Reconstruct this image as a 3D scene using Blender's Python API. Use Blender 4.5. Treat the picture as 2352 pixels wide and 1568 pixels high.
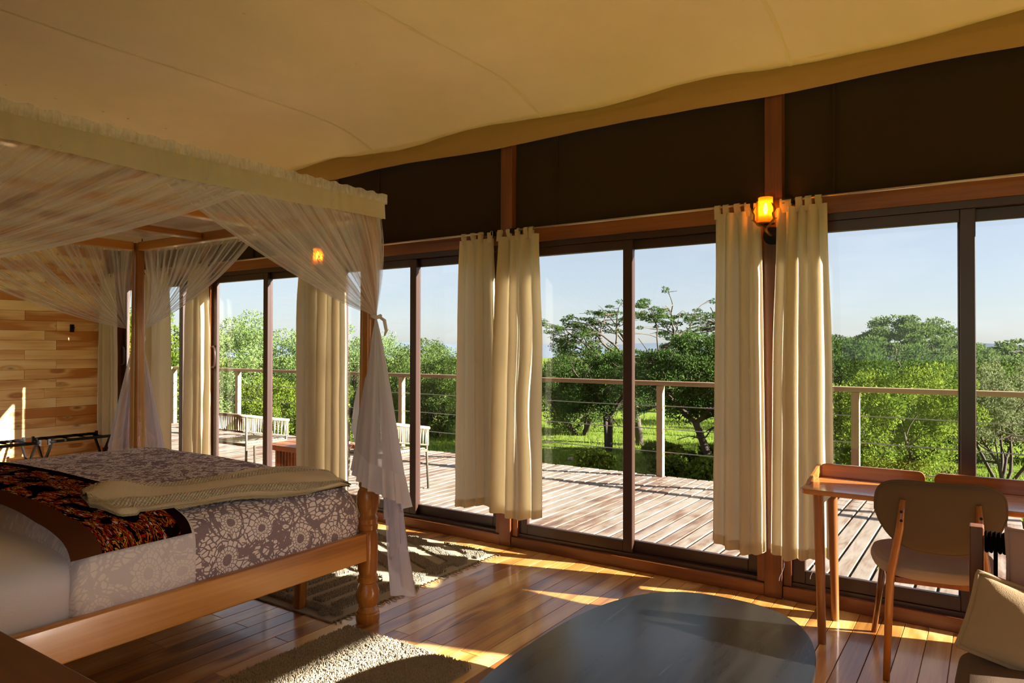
import bpy, bmesh, math, random
import numpy as np
from mathutils import Vector, Matrix, noise as mnoise

# ------------------------------------------------------------------ clear
for o in list(bpy.data.objects):
    bpy.data.objects.remove(o, do_unlink=True)
SC = bpy.context.scene
COL = SC.collection
PI = math.pi
random.seed(7)

# ------------------------------------------------------------------ camera
def set_camera():
    yaw, pitch, roll = math.radians(34.147), math.radians(0.464), math.radians(0.100)
    f = Vector((-math.sin(yaw) * math.cos(pitch), math.cos(yaw) * math.cos(pitch), math.sin(pitch)))
    r = Vector((math.cos(yaw), math.sin(yaw), 0))
    u = r.cross(f)
    r2 = r * math.cos(roll) + u * math.sin(roll)
    u2 = -r * math.sin(roll) + u * math.cos(roll)
    cd = bpy.data.cameras.new('camera')
    cd.sensor_width = 36.0
    cd.lens = 24.936
    cd.clip_start = 0.05
    cd.clip_end = 30000
    cam = bpy.data.objects.new('camera', cd)
    m = Matrix((r2, u2, -f)).transposed().to_4x4()
    m.translation = Vector((0, 0, 1.45))
    cam.matrix_world = m
    COL.objects.link(cam)
    SC.camera = cam
set_camera()

# ------------------------------------------------------------------ world, sun, exposure
SUN_AZ = math.radians(17.5)      # how far the sun stands outside the window wall's line
SUN_EL = math.radians(20.5)
SUN_STRENGTH = 15.0
SKY_STRENGTH = 0.076
EXPOSURE = 1.55

def set_world():
    w = bpy.data.worlds.new('world')
    SC.world = w
    w.use_nodes = True
    nt = w.node_tree
    nt.nodes.clear()
    out = nt.nodes.new('ShaderNodeOutputWorld')
    bg = nt.nodes.new('ShaderNodeBackground')
    sky = nt.nodes.new('ShaderNodeTexSky')
    sky.sky_type = 'NISHITA'
    sky.sun_disc = False
    sky.sun_elevation = SUN_EL
    sky.sun_rotation = PI / 2 - SUN_AZ
    sky.altitude = 1500
    sky.air_density = 1.0
    sky.dust_density = 2.2
    sky.ozone_density = 1.5
    # thin high cloud
    tc = nt.nodes.new('ShaderNodeTexCoord')
    mp = nt.nodes.new('ShaderNodeMapping')
    mp.inputs['Scale'].default_value = (2.2, 2.2, 9.0)
    nz = nt.nodes.new('ShaderNodeTexNoise')
    nz.inputs['Scale'].default_value = 2.4
    nz.inputs['Detail'].default_value = 6
    nz.inputs['Distortion'].default_value = 0.4
    rp = nt.nodes.new('ShaderNodeValToRGB')
    rp.color_ramp.elements[0].position = 0.46
    rp.color_ramp.elements[0].color = (0, 0, 0, 1)
    rp.color_ramp.elements[1].position = 0.72
    rp.color_ramp.elements[1].color = (0.32, 0.32, 0.32, 1)
    hz = nt.nodes.new('ShaderNodeMix'); hz.data_type = 'RGBA'
    hz.inputs[0].default_value = 0.50
    hz.inputs[7].default_value = (5.0, 5.05, 5.5, 1)
    mx = nt.nodes.new('ShaderNodeMix'); mx.data_type = 'RGBA'
    mx.inputs[7].default_value = (5.6, 5.7, 5.9, 1)
    L = nt.links.new
    L(tc.outputs['Generated'], mp.inputs['Vector'])
    L(mp.outputs['Vector'], nz.inputs['Vector'])
    L(nz.outputs['Fac'], rp.inputs['Fac'])
    L(rp.outputs['Color'], mx.inputs[0])
    L(sky.outputs['Color'], hz.inputs[6])
    L(hz.outputs[2], mx.inputs[6])
    L(mx.outputs[2], bg.inputs['Color'])
    bg.inputs['Strength'].default_value = SKY_STRENGTH
    L(bg.outputs[0], out.inputs['Surface'])
set_world()

def set_sun():
    sd = bpy.data.lights.new('sun', 'SUN')
    sd.energy = SUN_STRENGTH
    sd.angle = math.radians(0.55)
    sd.color = (1.0, 0.95, 0.87)
    so = bpy.data.objects.new('sun', sd)
    d = Vector((-math.cos(SUN_AZ) * math.cos(SUN_EL), -math.sin(SUN_AZ) * math.cos(SUN_EL), -math.sin(SUN_EL)))
    so.rotation_euler = d.to_track_quat('-Z', 'Y').to_euler()
    so.location = (20, 8, 12)
    COL.objects.link(so)
set_sun()

vs = SC.view_settings
vs.view_transform = 'Standard'
vs.look = 'None'
vs.gamma = 1.0
vs.use_curve_mapping = False
vs.exposure = EXPOSURE
cy = SC.cycles
cy.max_bounces = 9
cy.diffuse_bounces = 5
cy.glossy_bounces = 3
cy.transmission_bounces = 4
cy.transparent_max_bounces = 28
cy.use_adaptive_sampling = True
cy.adaptive_threshold = 0.08
cy.adaptive_min_samples = 16
cy.sample_clamp_indirect = 6.0
cy.caustics_reflective = False
cy.caustics_refractive = False

# ------------------------------------------------------------------ object helpers
def tag(o, label=None, cat=None, group=None, kind=None):
    if label: o['label'] = label
    if cat: o['category'] = cat
    if group: o['group'] = group
    if kind: o['kind'] = kind
    return o

def empty(name, loc=(0, 0, 0), rz=0.0, parent=None):
    o = bpy.data.objects.new(name, None)
    o.empty_display_size = 0.1
    COL.objects.link(o)
    o.location = loc
    o.rotation_euler = (0, 0, rz)
    if parent: o.parent = parent
    return o

def link_mesh(name, me, parent=None, loc=None, rot=None):
    o = bpy.data.objects.new(name, me)
    COL.objects.link(o)
    if parent: o.parent = parent
    if loc is not None: o.location = loc
    if rot is not None: o.rotation_euler = rot
    return o

def np_mesh(name, V, F, mat, smooth=False, uv=None):
    """V (n,3) array, F (m,k) array of faces with k corners each."""
    V = np.asarray(V, dtype=np.float32)
    F = np.asarray(F, dtype=np.int32)
    me = bpy.data.meshes.new(name)
    k = F.shape[1]
    me.vertices.add(len(V)); me.vertices.foreach_set('co', V.ravel())
    me.loops.add(F.size); me.loops.foreach_set('vertex_index', F.ravel())
    me.polygons.add(len(F))
    me.polygons.foreach_set('loop_start', np.arange(0, F.size, k, dtype=np.int32))
    me.polygons.foreach_set('loop_total', np.full(len(F), k, dtype=np.int32))
    if smooth: me.polygons.foreach_set('use_smooth', np.ones(len(F), dtype=bool))
    me.update(calc_edges=True)
    if uv is not None:
        l = me.uv_layers.new(name='UVMap')
        l.data.foreach_set('uv', np.asarray(uv, dtype=np.float32)[F.ravel()].ravel())
    me.materials.append(mat)
    me.validate()
    return me

class MB:
    """collects shapes for one mesh"""
    def __init__(s): s.v = []; s.f = []
    def add(s, vs, fs):
        b = len(s.v); s.v += [tuple(p) for p in vs]; s.f += [tuple(i + b for i in f) for f in fs]; return s
    def box(s, x0, x1, y0, y1, z0, z1):
        return s.add([(x0,y0,z0),(x1,y0,z0),(x1,y1,z0),(x0,y1,z0),(x0,y0,z1),(x1,y0,z1),(x1,y1,z1),(x0,y1,z1)],
                     [(3,2,1,0),(4,5,6,7),(0,1,5,4),(1,2,6,5),(2,3,7,6),(3,0,4,7)])
    def obox(s, a, b, w, h, up=(0, 0, 1), taper=1.0):
        """a bar from a to b with width w and height h"""
        a = Vector(a); b = Vector(b); t = (b - a).normalized(); up = Vector(up)
        if abs(t.dot(up)) > 0.98: up = Vector((0, 1, 0))
        sd = t.cross(up).normalized(); u = sd.cross(t).normalized()
        q = []
        for p, k in ((a, 1.0), (b, taper)):
            for i, j in ((-1,-1),(1,-1),(1,1),(-1,1)):
                q.append(p + sd * (i*w*k/2) + u * (j*h*k/2))
        return s.add(q, [(3,2,1,0),(4,5,6,7),(0,1,5,4),(1,2,6,5),(2,3,7,6),(3,0,4,7)])
    def tube(s, path, rad, n=8, cap=True):
        P = [Vector(p) for p in path]
        if not hasattr(rad, '__len__'): rad = [rad] * len(P)
        up = Vector((0.13, 0.21, 0.97)); base = len(s.v); m = len(P)
        for i, p in enumerate(P):
            t = (P[min(i+1, m-1)] - P[max(i-1, 0)])
            t = t.normalized() if t.length > 1e-9 else Vector((0, 0, 1))
            sd = t.cross(up)
            if sd.length < 1e-3: sd = t.cross(Vector((1, 0, 0)))
            sd.normalize(); u = sd.cross(t).normalized(); up = u
            for k in range(n):
                a = 2*PI*k/n
                s.v.append(tuple(p + (sd*math.cos(a) + u*math.sin(a)) * rad[i]))
        for i in range(m-1):
            for k in range(n):
                k2 = (k+1) % n
                s.f.append((base+i*n+k, base+i*n+k2, base+(i+1)*n+k2, base+(i+1)*n+k))
        if cap:
            s.f.append(tuple(base+k for k in range(n))[::-1]); s.f.append(tuple(base+(m-1)*n+k for k in range(n)))
        return s
    def lathe(s, prof, cx=0, cy=0, n=24, cap=True):
        """prof: (z, half width, squareness exponent)"""
        base = len(s.v); m = len(prof)
        for z, hw, e in prof:
            for k in range(n):
                a = 2*PI*(k+0.5)/n; c, d = math.cos(a), math.sin(a)
                x = math.copysign(abs(c)**(2/e), c)*hw; y = math.copysign(abs(d)**(2/e), d)*hw
                s.v.append((cx+x, cy+y, z))
        for i in range(m-1):
            for k in range(n):
                k2 = (k+1) % n
                s.f.append((base+i*n+k, base+i*n+k2, base+(i+1)*n+k2, base+(i+1)*n+k))
        if cap:
            s.f.append(tuple(base+k for k in range(n))[::-1]); s.f.append(tuple(base+(m-1)*n+k for k in range(n)))
        return s
    def prism(s, outline, z0, z1):
        n = len(outline); base = len(s.v)
        s.v += [(x, y, z0) for x, y in outline] + [(x, y, z1) for x, y in outline]
        s.f.append(tuple(base+i for i in range(n))[::-1]); s.f.append(tuple(base+n+i for i in range(n)))
        for i in range(n):
            j = (i+1) % n
            s.f.append((base+i, base+j, base+n+j, base+n+i))
        return s
    def mesh(s, name, mat, smooth=False, bevel=0.0, seg=2, auto=None):
        me = bpy.data.meshes.new(name)
        me.from_pydata(s.v, [], s.f)
        if bevel > 0:
            bm = bmesh.new(); bm.from_mesh(me)
            ed = [e for e in bm.edges if e.is_manifold and e.calc_face_angle(0) > 0.5]
            bmesh.ops.bevel(bm, geom=ed, offset=bevel, segments=seg, profile=0.5, affect='EDGES', clamp_overlap=True)
            bm.to_mesh(me); bm.free()
        if smooth:
            for p in me.polygons: p.use_smooth = True
            if auto:
                try: me.set_sharp_from_angle(angle=auto)
                except Exception: pass
        me.materials.append(mat)
        me.update()
        return me
    def build(s, name, mat, parent=None, smooth=False, bevel=0.0, seg=2, auto=None, loc=None, rot=None):
        return link_mesh(name, s.mesh(name, mat, smooth, bevel, seg, auto), parent, loc, rot)

def grid_mesh(name, fn, nu, nv, mat, smooth=True, uvfn=None, closed_u=False, us=None, vs_=None):
    us = us if us is not None else [i/nu for i in range(nu+1)]
    vs_ = vs_ if vs_ is not None else [j/nv for j in range(nv+1)]
    nu, nv = len(us)-1, len(vs_)-1
    V = []; UV = []
    for v in vs_:
        for u in us:
            V.append(tuple(fn(u, v)))
            UV.append(uvfn(u, v) if uvfn else (u, v))
    F = []
    w = nu+1
    for j in range(nv):
        for i in range(nu):
            F.append((j*w+i, j*w+i+1, (j+1)*w+i+1, (j+1)*w+i))
    return np_mesh(name, V, F, mat, smooth, UV)

def copy_tree(o, parent=None):
    c = o.copy(); COL.objects.link(c)
    if parent: c.parent = parent
    for ch in list(o.children):
        copy_tree(ch, c)
    return c

def lerp(a, b, t): return a + (b-a)*t
def smooth01(t):
    t = max(0.0, min(1.0, t)); return t*t*(3-2*t)
def interp(xs, ys, x):
    return float(np.interp(x, xs, ys))

# ------------------------------------------------------------------ materials
def srgb(r, g, b):
    def c(v):
        v /= 255.0
        return v/12.92 if v <= 0.04045 else ((v+0.055)/1.055)**2.4
    return (c(r), c(g), c(b), 1.0)

class NT:
    def __init__(s, name):
        s.m = bpy.data.materials.new(name); s.m.use_nodes = True
        s.t = s.m.node_tree; s.t.nodes.clear()
        s.out = s.t.nodes.new('ShaderNodeOutputMaterial')
    def n(s, typ, props=None, **inp):
        nd = s.t.nodes.new('ShaderNode' + typ)
        for k, v in (props or {}).items(): setattr(nd, k, v)
        for k, v in inp.items():
            key = int(k[1:]) if k[0] == '_' else k.replace('_', ' ')
            s.set(nd.inputs[key], v)
        return nd
    def set(s, sock, v):
        if isinstance(v, bpy.types.NodeSocket): s.t.links.new(v, sock)
        else: sock.default_value = v
    def math(s, op, a, b=0.0, c=None, clamp=False):
        nd = s.n('Math', {'operation': op, 'use_clamp': clamp}, _0=a, _1=b)
        if c is not None: s.set(nd.inputs[2], c)
        return nd.outputs[0]
    def vmath(s, op, a, b=(0, 0, 0)):
        nd = s.n('VectorMath', {'operation': op}, _0=a, _1=b)
        return nd.outputs['Value'] if op in ('LENGTH', 'DOT_PRODUCT', 'DISTANCE') else nd.outputs[0]
    def mix(s, fac, a, b, blend='MIX'):
        nd = s.n('Mix', {'data_type': 'RGBA', 'blend_type': blend})
        s.set(nd.inputs[0], fac); s.set(nd.inputs[6], a); s.set(nd.inputs[7], b)
        return nd.outputs[2]
    def ramp(s, fac, stops, interp='LINEAR'):
        nd = s.n('ValToRGB'); s.set(nd.inputs[0], fac); r = nd.color_ramp; r.interpolation = interp
        while len(r.elements) < len(stops): r.elements.new(0.5)
        for e, (p, c) in zip(r.elements, stops): e.position = p; e.color = c
        return nd.outputs[0]
    def noise(s, vec, scale, detail=3, rough=0.5, dist=0.0):
        return s.n('TexNoise', None, Vector=vec, Scale=scale, Detail=detail, Roughness=rough, Distortion=dist).outputs['Fac']
    def coord(s, which='Object'): return s.n('TexCoord').outputs[which]
    def bump(s, h, strength=0.3, dist=0.01):
        return s.n('Bump', None, Strength=strength, Distance=dist, Height=h).outputs[0]
    def principled(s, **kw):
        nd = s.n('BsdfPrincipled')
        for k, v in kw.items(): s.set(nd.inputs[k.replace('_', ' ')], v)
        s.t.links.new(nd.outputs[0], s.out.inputs[0]); return nd
    def surf(s, sh): s.t.links.new(sh, s.out.inputs[0]); return s.m

def wood(name, dark, mid, light, grain='Y', rough=0.35, coat=0.0, ring=26.0, scale=1.0, knots=0.0, rand=0.35, bump=0.15, spec=0.5, face='XY'):
    t = NT(name)
    info = t.n('ObjectInfo')
    rnd = info.outputs['Random']
    off = t.n('CombineXYZ', None, X=t.math('MULTIPLY', rnd, 37.0), Y=t.math('MULTIPLY', rnd, 91.0), Z=t.math('MULTIPLY', rnd, 53.0)).outputs[0]
    v = t.vmath('ADD', t.coord(), off)
    k = {'X': (0.16, 1, 1), 'Y': (1, 0.16, 1), 'Z': (1, 1, 0.16)}[grain]
    st = t.n('Mapping', None, Vector=v, Scale=tuple(a*scale for a in k)).outputs[0]
    n1 = t.noise(st, 3.2, 2, 0.45, 0.6)
    if knots > 0:
        k2 = {'X': (0.55, 1.5, 1.5), 'Y': (1.5, 0.55, 1.5), 'Z': (1.5, 1.5, 0.55)}[grain]
        kv = t.n('Mapping', None, Vector=v, Scale=tuple(a*knots for a in k2)).outputs[0]
        sp = t.n('SeparateXYZ', None, Vector=kv)
        ia, ib = {'XY': (0, 1), 'YZ': (1, 2), 'XZ': (0, 2)}[face]
        k2d = t.n('CombineXYZ', None, X=sp.outputs[ia], Y=sp.outputs[ib], Z=0.0).outputs[0]
        d = t.n('TexVoronoi', {'voronoi_dimensions': '2D'}, Vector=k2d, Scale=1.9).outputs['Distance']
        kn = t.math('SUBTRACT', 1.0, t.math('MULTIPLY', d, 4.2), clamp=True)
        n1 = t.math('ADD', n1, t.math('MULTIPLY', t.math('POWER', kn, 1.5), 0.35))
    rings = t.math('ADD', t.math('MULTIPLY', t.math('SINE', t.math('MULTIPLY', n1, ring)), 0.5), 0.5)
    kf = {'X': (0.03, 1, 1), 'Y': (1, 0.03, 1), 'Z': (1, 1, 0.03)}[grain]
    fv = t.n('Mapping', None, Vector=v, Scale=tuple(a*scale for a in kf)).outputs[0]
    fine = t.noise(fv, 70, 3, 0.6)
    big = t.noise(st, 1.1, 2, 0.5)
    val = t.math('ADD', t.math('MULTIPLY', rings, 0.34), t.math('MULTIPLY', fine, 0.42))
    val = t.math('ADD', val, t.math('MULTIPLY', t.math('SUBTRACT', big, 0.5), 0.7))
    val = t.math('ADD', val, t.math('MULTIPLY', t.math('SUBTRACT', rnd, 0.5), rand))
    col = t.ramp(val, [(0.08, dark), (0.42, mid), (0.78, light)])
    if knots > 0:
        col = t.mix(t.math('MULTIPLY', t.math('POWER', kn, 3.0), 0.85), col, tuple(c*0.35 for c in dark[:3]) + (1,))
    kw = dict(Base_Color=col, Roughness=t.math('ADD', rough, t.math('MULTIPLY', t.math('SUBTRACT', fine, 0.5), 0.12)), Normal=t.bump(val, bump, 0.002))
    if coat > 0: kw.update(Coat_Weight=coat, Coat_Roughness=0.09)
    kw['Specular_IOR_Level'] = spec
    t.principled(**kw)
    return t.m

def cloth(name, col, rough=0.9, trans=0.0, bump=0.2, scale=400.0, var=0.06, wrinkle=0.0):
    t = NT(name)
    c = t.coord()
    w = t.noise(c, scale, 2, 0.6)
    big = t.noise(c, 3.0, 3, 0.5)
    cc = t.mix(t.math('MULTIPLY', big, 1.0), tuple(a*(1-var) for a in col[:3])+(1,), tuple(min(1, a*(1+var)) for a in col[:3])+(1,))
    h = w
    if wrinkle > 0:
        h = t.math('ADD', t.math('MULTIPLY', w, 0.1), t.math('MULTIPLY', t.noise(c, 9.0, 4, 0.55, 0.8), wrinkle))
    nrm = t.bump(h, bump, 0.004 if wrinkle == 0 else 0.03)
    d = t.n('BsdfDiffuse', None, Color=cc, Roughness=0.6, Normal=nrm).outputs[0]
    if trans > 0:
        tr = t.n('BsdfTranslucent', None, Color=cc, Normal=nrm).outputs[0]
        d = t.n('MixShader', None, _0=trans, _1=d, _2=tr).outputs[0]
    return t.surf(d)

def plain(name, col, rough=0.5, metal=0.0, bump=0.0, scale=60, var=0.0, spec=0.5):
    t = NT(name)
    c = t.coord(); n = t.noise(c, scale, 3)
    base = col
    if var > 0:
        base = t.mix(n, tuple(a*(1-var) for a in col[:3])+(1,), tuple(min(1, a*(1+var)) for a in col[:3])+(1,))
    kw = dict(Base_Color=base, Roughness=rough, Metallic=metal, Specular_IOR_Level=spec)
    if bump > 0: kw['Normal'] = t.bump(n, bump, 0.004)
    t.principled(**kw)
    return t.m

M = {}
# timber
M['floor'] = wood('floor_teak', srgb(134,80,32), srgb(204,144,70), srgb(234,192,120), 'Y', 0.30, 0.30, ring=22, knots=0.75, rand=0.42, bump=0.06)
M['wallwood'] = wood('wall_teak', srgb(196,132,66), srgb(244,212,152), srgb(254,238,200), 'Y', 0.45, 0.0, ring=20, knots=1.6, rand=0.5, bump=0.08, face='YZ')
M['bedwood_y'] = wood('bed_teak_long', srgb(142,86,30), srgb(200,138,62), srgb(224,168,92), 'Y', 0.3, 0.25, ring=18, knots=0.35, rand=0.1)
M['bedwood_x'] = wood('bed_teak_cross', srgb(142,86,30), srgb(200,138,62), srgb(224,168,92), 'X', 0.3, 0.25, ring=18, rand=0.1)
M['bedwood_z'] = wood('bed_teak_post', srgb(128,74,26), srgb(184,118,50), srgb(210,150,80), 'Z', 0.26, 0.35, ring=18, rand=0.1)
M['frame_z'] = wood('frame_teak_upright', srgb(82,40,12), srgb(125,67,25), srgb(153,94,43), 'Z', 0.4, 0.1, ring=20, rand=0.2)
M['frame_x'] = wood('frame_teak_beam', srgb(82,40,12), srgb(125,67,25), srgb(153,94,43), 'X', 0.4, 0.1, ring=20, rand=0.2)
M['sash'] = plain('sash_brown', srgb(60,37,29), 0.35, 0.0, 0.05, 90, 0.08)
M['deskwood'] = wood('desk_teak', srgb(140,80,34), srgb(186,118,58), srgb(212,148,84), 'X', 0.25, 0.4, ring=16, rand=0.1)
M['deskleg'] = wood('desk_leg_teak', srgb(101,54,20), srgb(139,80,34), srgb(161,104,51), 'Z', 0.32, 0.2, ring=16, rand=0.15)
M['darkwood'] = wood('nightstand_wood', srgb(70,34,14), srgb(112,60,26), srgb(140,82,40), 'X', 0.4, 0.1, ring=16)
M['outwood'] = wood('garden_table_teak', srgb(110,52,22), srgb(160,86,42), srgb(188,112,62), 'X', 0.4, 0.1, ring=18, rand=0.3)

def m_deck():
    t = NT('deck_weathered')
    info = t.n('ObjectInfo'); rnd = info.outputs['Random']
    off = t.n('CombineXYZ', None, X=t.math('MULTIPLY', rnd, 37.0), Y=t.math('MULTIPLY', rnd, 91.0), Z=0.0).outputs[0]
    v = t.vmath('ADD', t.coord(), off)
    st = t.n('Mapping', None, Vector=v, Scale=(1, 0.25, 1)).outputs[0]
    fv = t.n('Mapping', None, Vector=v, Scale=(1, 0.04, 1)).outputs[0]
    blot = t.noise(st, 7.0, 5, 0.62, 0.6)
    fine = t.noise(fv, 60, 3, 0.6)
    val = t.math('ADD', t.math('MULTIPLY', blot, 0.9), t.math('MULTIPLY', t.math('SUBTRACT', rnd, 0.5), 0.16))
    val = t.math('ADD', val, t.math('MULTIPLY', t.math('SUBTRACT', fine, 0.5), 0.25))
    col = t.ramp(val, [(0.26, srgb(80,54,40)), (0.36, srgb(108,82,64)), (0.45, srgb(124,108,92)), (0.56, srgb(134,122,108)), (0.72, srgb(126,116,102))])
    t.principled(Base_Color=col, Roughness=0.75, Normal=t.bump(val, 0.3, 0.003))
    return t.m
M['deck'] = m_deck()
M['rail'] = wood('railing_timber', srgb(131,97,67), srgb(161,127,92), srgb(181,150,115), 'X', 0.55, 0, ring=14, rand=0.15)
M['railpost'] = wood('railing_post_timber', srgb(147,115,80), srgb(172,140,101), srgb(186,158,120), 'Z', 0.6, 0, ring=10, rand=0.15)
M['cable'] = plain('steel_cable', srgb(150,145,135), 0.4, 0.8)
M['metal'] = plain('rod_steel', srgb(190,178,160), 0.32, 0.9)
M['black'] = plain('black_metal', srgb(18,15,14), 0.65, 0.0, spec=0.25)
M['blackstrap'] = cloth('black_webbing', srgb(20,17,16), 0.9, 0, 0.3, 300)
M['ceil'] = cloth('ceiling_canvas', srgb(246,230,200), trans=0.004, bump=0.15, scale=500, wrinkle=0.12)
M['seam'] = cloth('ceiling_seam', srgb(250,236,206), bump=0.1)
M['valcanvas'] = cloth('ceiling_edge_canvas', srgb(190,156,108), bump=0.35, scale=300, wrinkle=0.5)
M['wallcanvas'] = cloth('wall_canvas', srgb(68,54,40), bump=0.45, scale=600, wrinkle=0.6)
M['curtain'] = cloth('curtain_cotton', srgb(222,208,178), trans=0.38, bump=0.1, scale=700)
M['sheet'] = cloth('white_sheet', srgb(232,234,250), bump=0.5, scale=800, wrinkle=0.35, var=0.02)
M['throw'] = None
M['chairfabric_shaded'] = cloth('chair_upholstery_shaded', srgb(103,87,70), bump=0.3, scale=500)  # chair back: shade painted in as a darker copy of the upholstery
M['chairfabric_lit'] = cloth('chair_upholstery_lit', srgb(166,148,134), bump=0.3, scale=500)  # seat: window light painted in as a paler copy of the upholstery
M['sofafabric'] = cloth('sofa_upholstery', srgb(106,87,72), bump=0.3, scale=500)
M['cushion_pink'] = cloth('cushion_dusty_pink', srgb(177,144,135), bump=0.3, scale=500, wrinkle=0.2)
M['cushion_beige'] = cloth('cushion_beige', srgb(171,144,111), bump=0.4, scale=350, wrinkle=0.2)
M['rope_out'] = plain('garden_rope', srgb(158,146,120), 0.85, 0, 0.4, 300)
M['alu'] = plain('garden_chair_frame', srgb(92,84,70), 0.5, 0.1)
M['brass'] = plain('aged_brass', srgb(150,112,52), 0.4, 0.9, 0.2, 40)

def m_table():
    t = NT('black_stained_wood')
    v = t.coord()
    st = t.n('Mapping', None, Vector=v, Scale=(1, 0.12, 1)).outputs[0]
    n = t.noise(st, 14, 4, 0.6, 0.5)
    sc = t.noise(t.n('Mapping', None, Vector=v, Rotation=(0, 0, 0.5), Scale=(1, 0.05, 1)).outputs[0], 26, 3, 0.7)
    col = t.ramp(n, [(0.3, srgb(9,9,10)), (0.7, srgb(24,22,21))])
    col = t.mix(t.math('MULTIPLY', t.math('SUBTRACT', sc, 0.66, clamp=True), 1.2), col, srgb(110,100,86))
    t.principled(Base_Color=col, Roughness=t.math('ADD', 0.22, t.math('MULTIPLY', n, 0.14)), Normal=t.bump(n, 0.08, 0.003), Specular_IOR_Level=0.24)
    return t.m
M['table'] = m_table()

def m_glass(name, tint=(0.96, 0.975, 0.97, 1)):
    t = NT(name)
    fc = t.n('LayerWeight', None, Blend=0.5).outputs['Facing']
    fr = t.math('ADD', 0.02, t.math('MULTIPLY', t.math('POWER', fc, 5.0), 0.6))
    tr = t.n('BsdfTransparent', None, Color=tint).outputs[0]
    gl = t.n('BsdfGlossy', None, Color=(1, 1, 1, 1), Roughness=0.0).outputs[0]
    return t.surf(t.n('MixShader', None, _0=fr, _1=tr, _2=gl).outputs[0])
M['glass'] = m_glass('window_glass', (0.85, 0.865, 0.87, 1))
M['glass_clear'] = m_glass('window_glass_clear')
M['lampglass'] = m_glass('lamp_glass', (0.95, 0.85, 0.65, 1))

def m_net(name, base, gain, stripes, hem):
    """sheer netting; gathers along U make it denser, hem band at U near 0"""
    t = NT(name)
    uv = t.coord('UV')
    sx = t.n('SeparateXYZ', None, Vector=uv)
    u, v = sx.outputs[0], sx.outputs[1]
    uu = t.n('CombineXYZ', None, X=t.math('MULTIPLY', u, stripes), Y=t.math('MULTIPLY', v, 0.8), Z=0.0).outputs[0]
    st = t.noise(uu, 1.0, 4, 0.62, 0.25)
    st = t.math('MULTIPLY', t.math('SUBTRACT', st, 0.36), 3.0, clamp=True)
    den = t.math('ADD', base, t.math('MULTIPLY', st, gain))
    hm = t.math('LESS_THAN', u, hem)
    den = t.math('ADD', den, t.math('MULTIPLY', hm, 0.22), clamp=True)
    col = srgb(234, 232, 246)
    d = t.n('BsdfDiffuse', None, Color=col).outputs[0]
    tl = t.n('BsdfTranslucent', None, Color=col).outputs[0]
    fab = t.n('MixShader', None, _0=0.45, _1=d, _2=tl).outputs[0]
    tr = t.n('BsdfTransparent', None, Color=(1, 1, 1, 1)).outputs[0]
    return t.surf(t.n('MixShader', None, _0=den, _1=tr, _2=fab).outputs[0])
M['net_dense'] = m_net('net_dense', 0.30, 0.55, 34, 0.05)
M['net_light'] = m_net('net_light', 0.10, 0.72, 40, 0.05)
M['net_tail'] = m_net('net_tail', 0.80, 0.18, 22, 0.0)
M['net_top'] = m_net('net_top', 0.55, 0.25, 12, 0.0)
M['net_edge'] = m_net('net_edge', 0.55, 0.4, 160, 0.0)
M['net_ruffle'] = cloth('net_ruffle', srgb(236,232,240), trans=0.4, bump=0.1)
M['net_band'] = cloth('net_band', srgb(226,218,206), trans=0.35, bump=0.25, wrinkle=0.25, scale=300)

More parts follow.
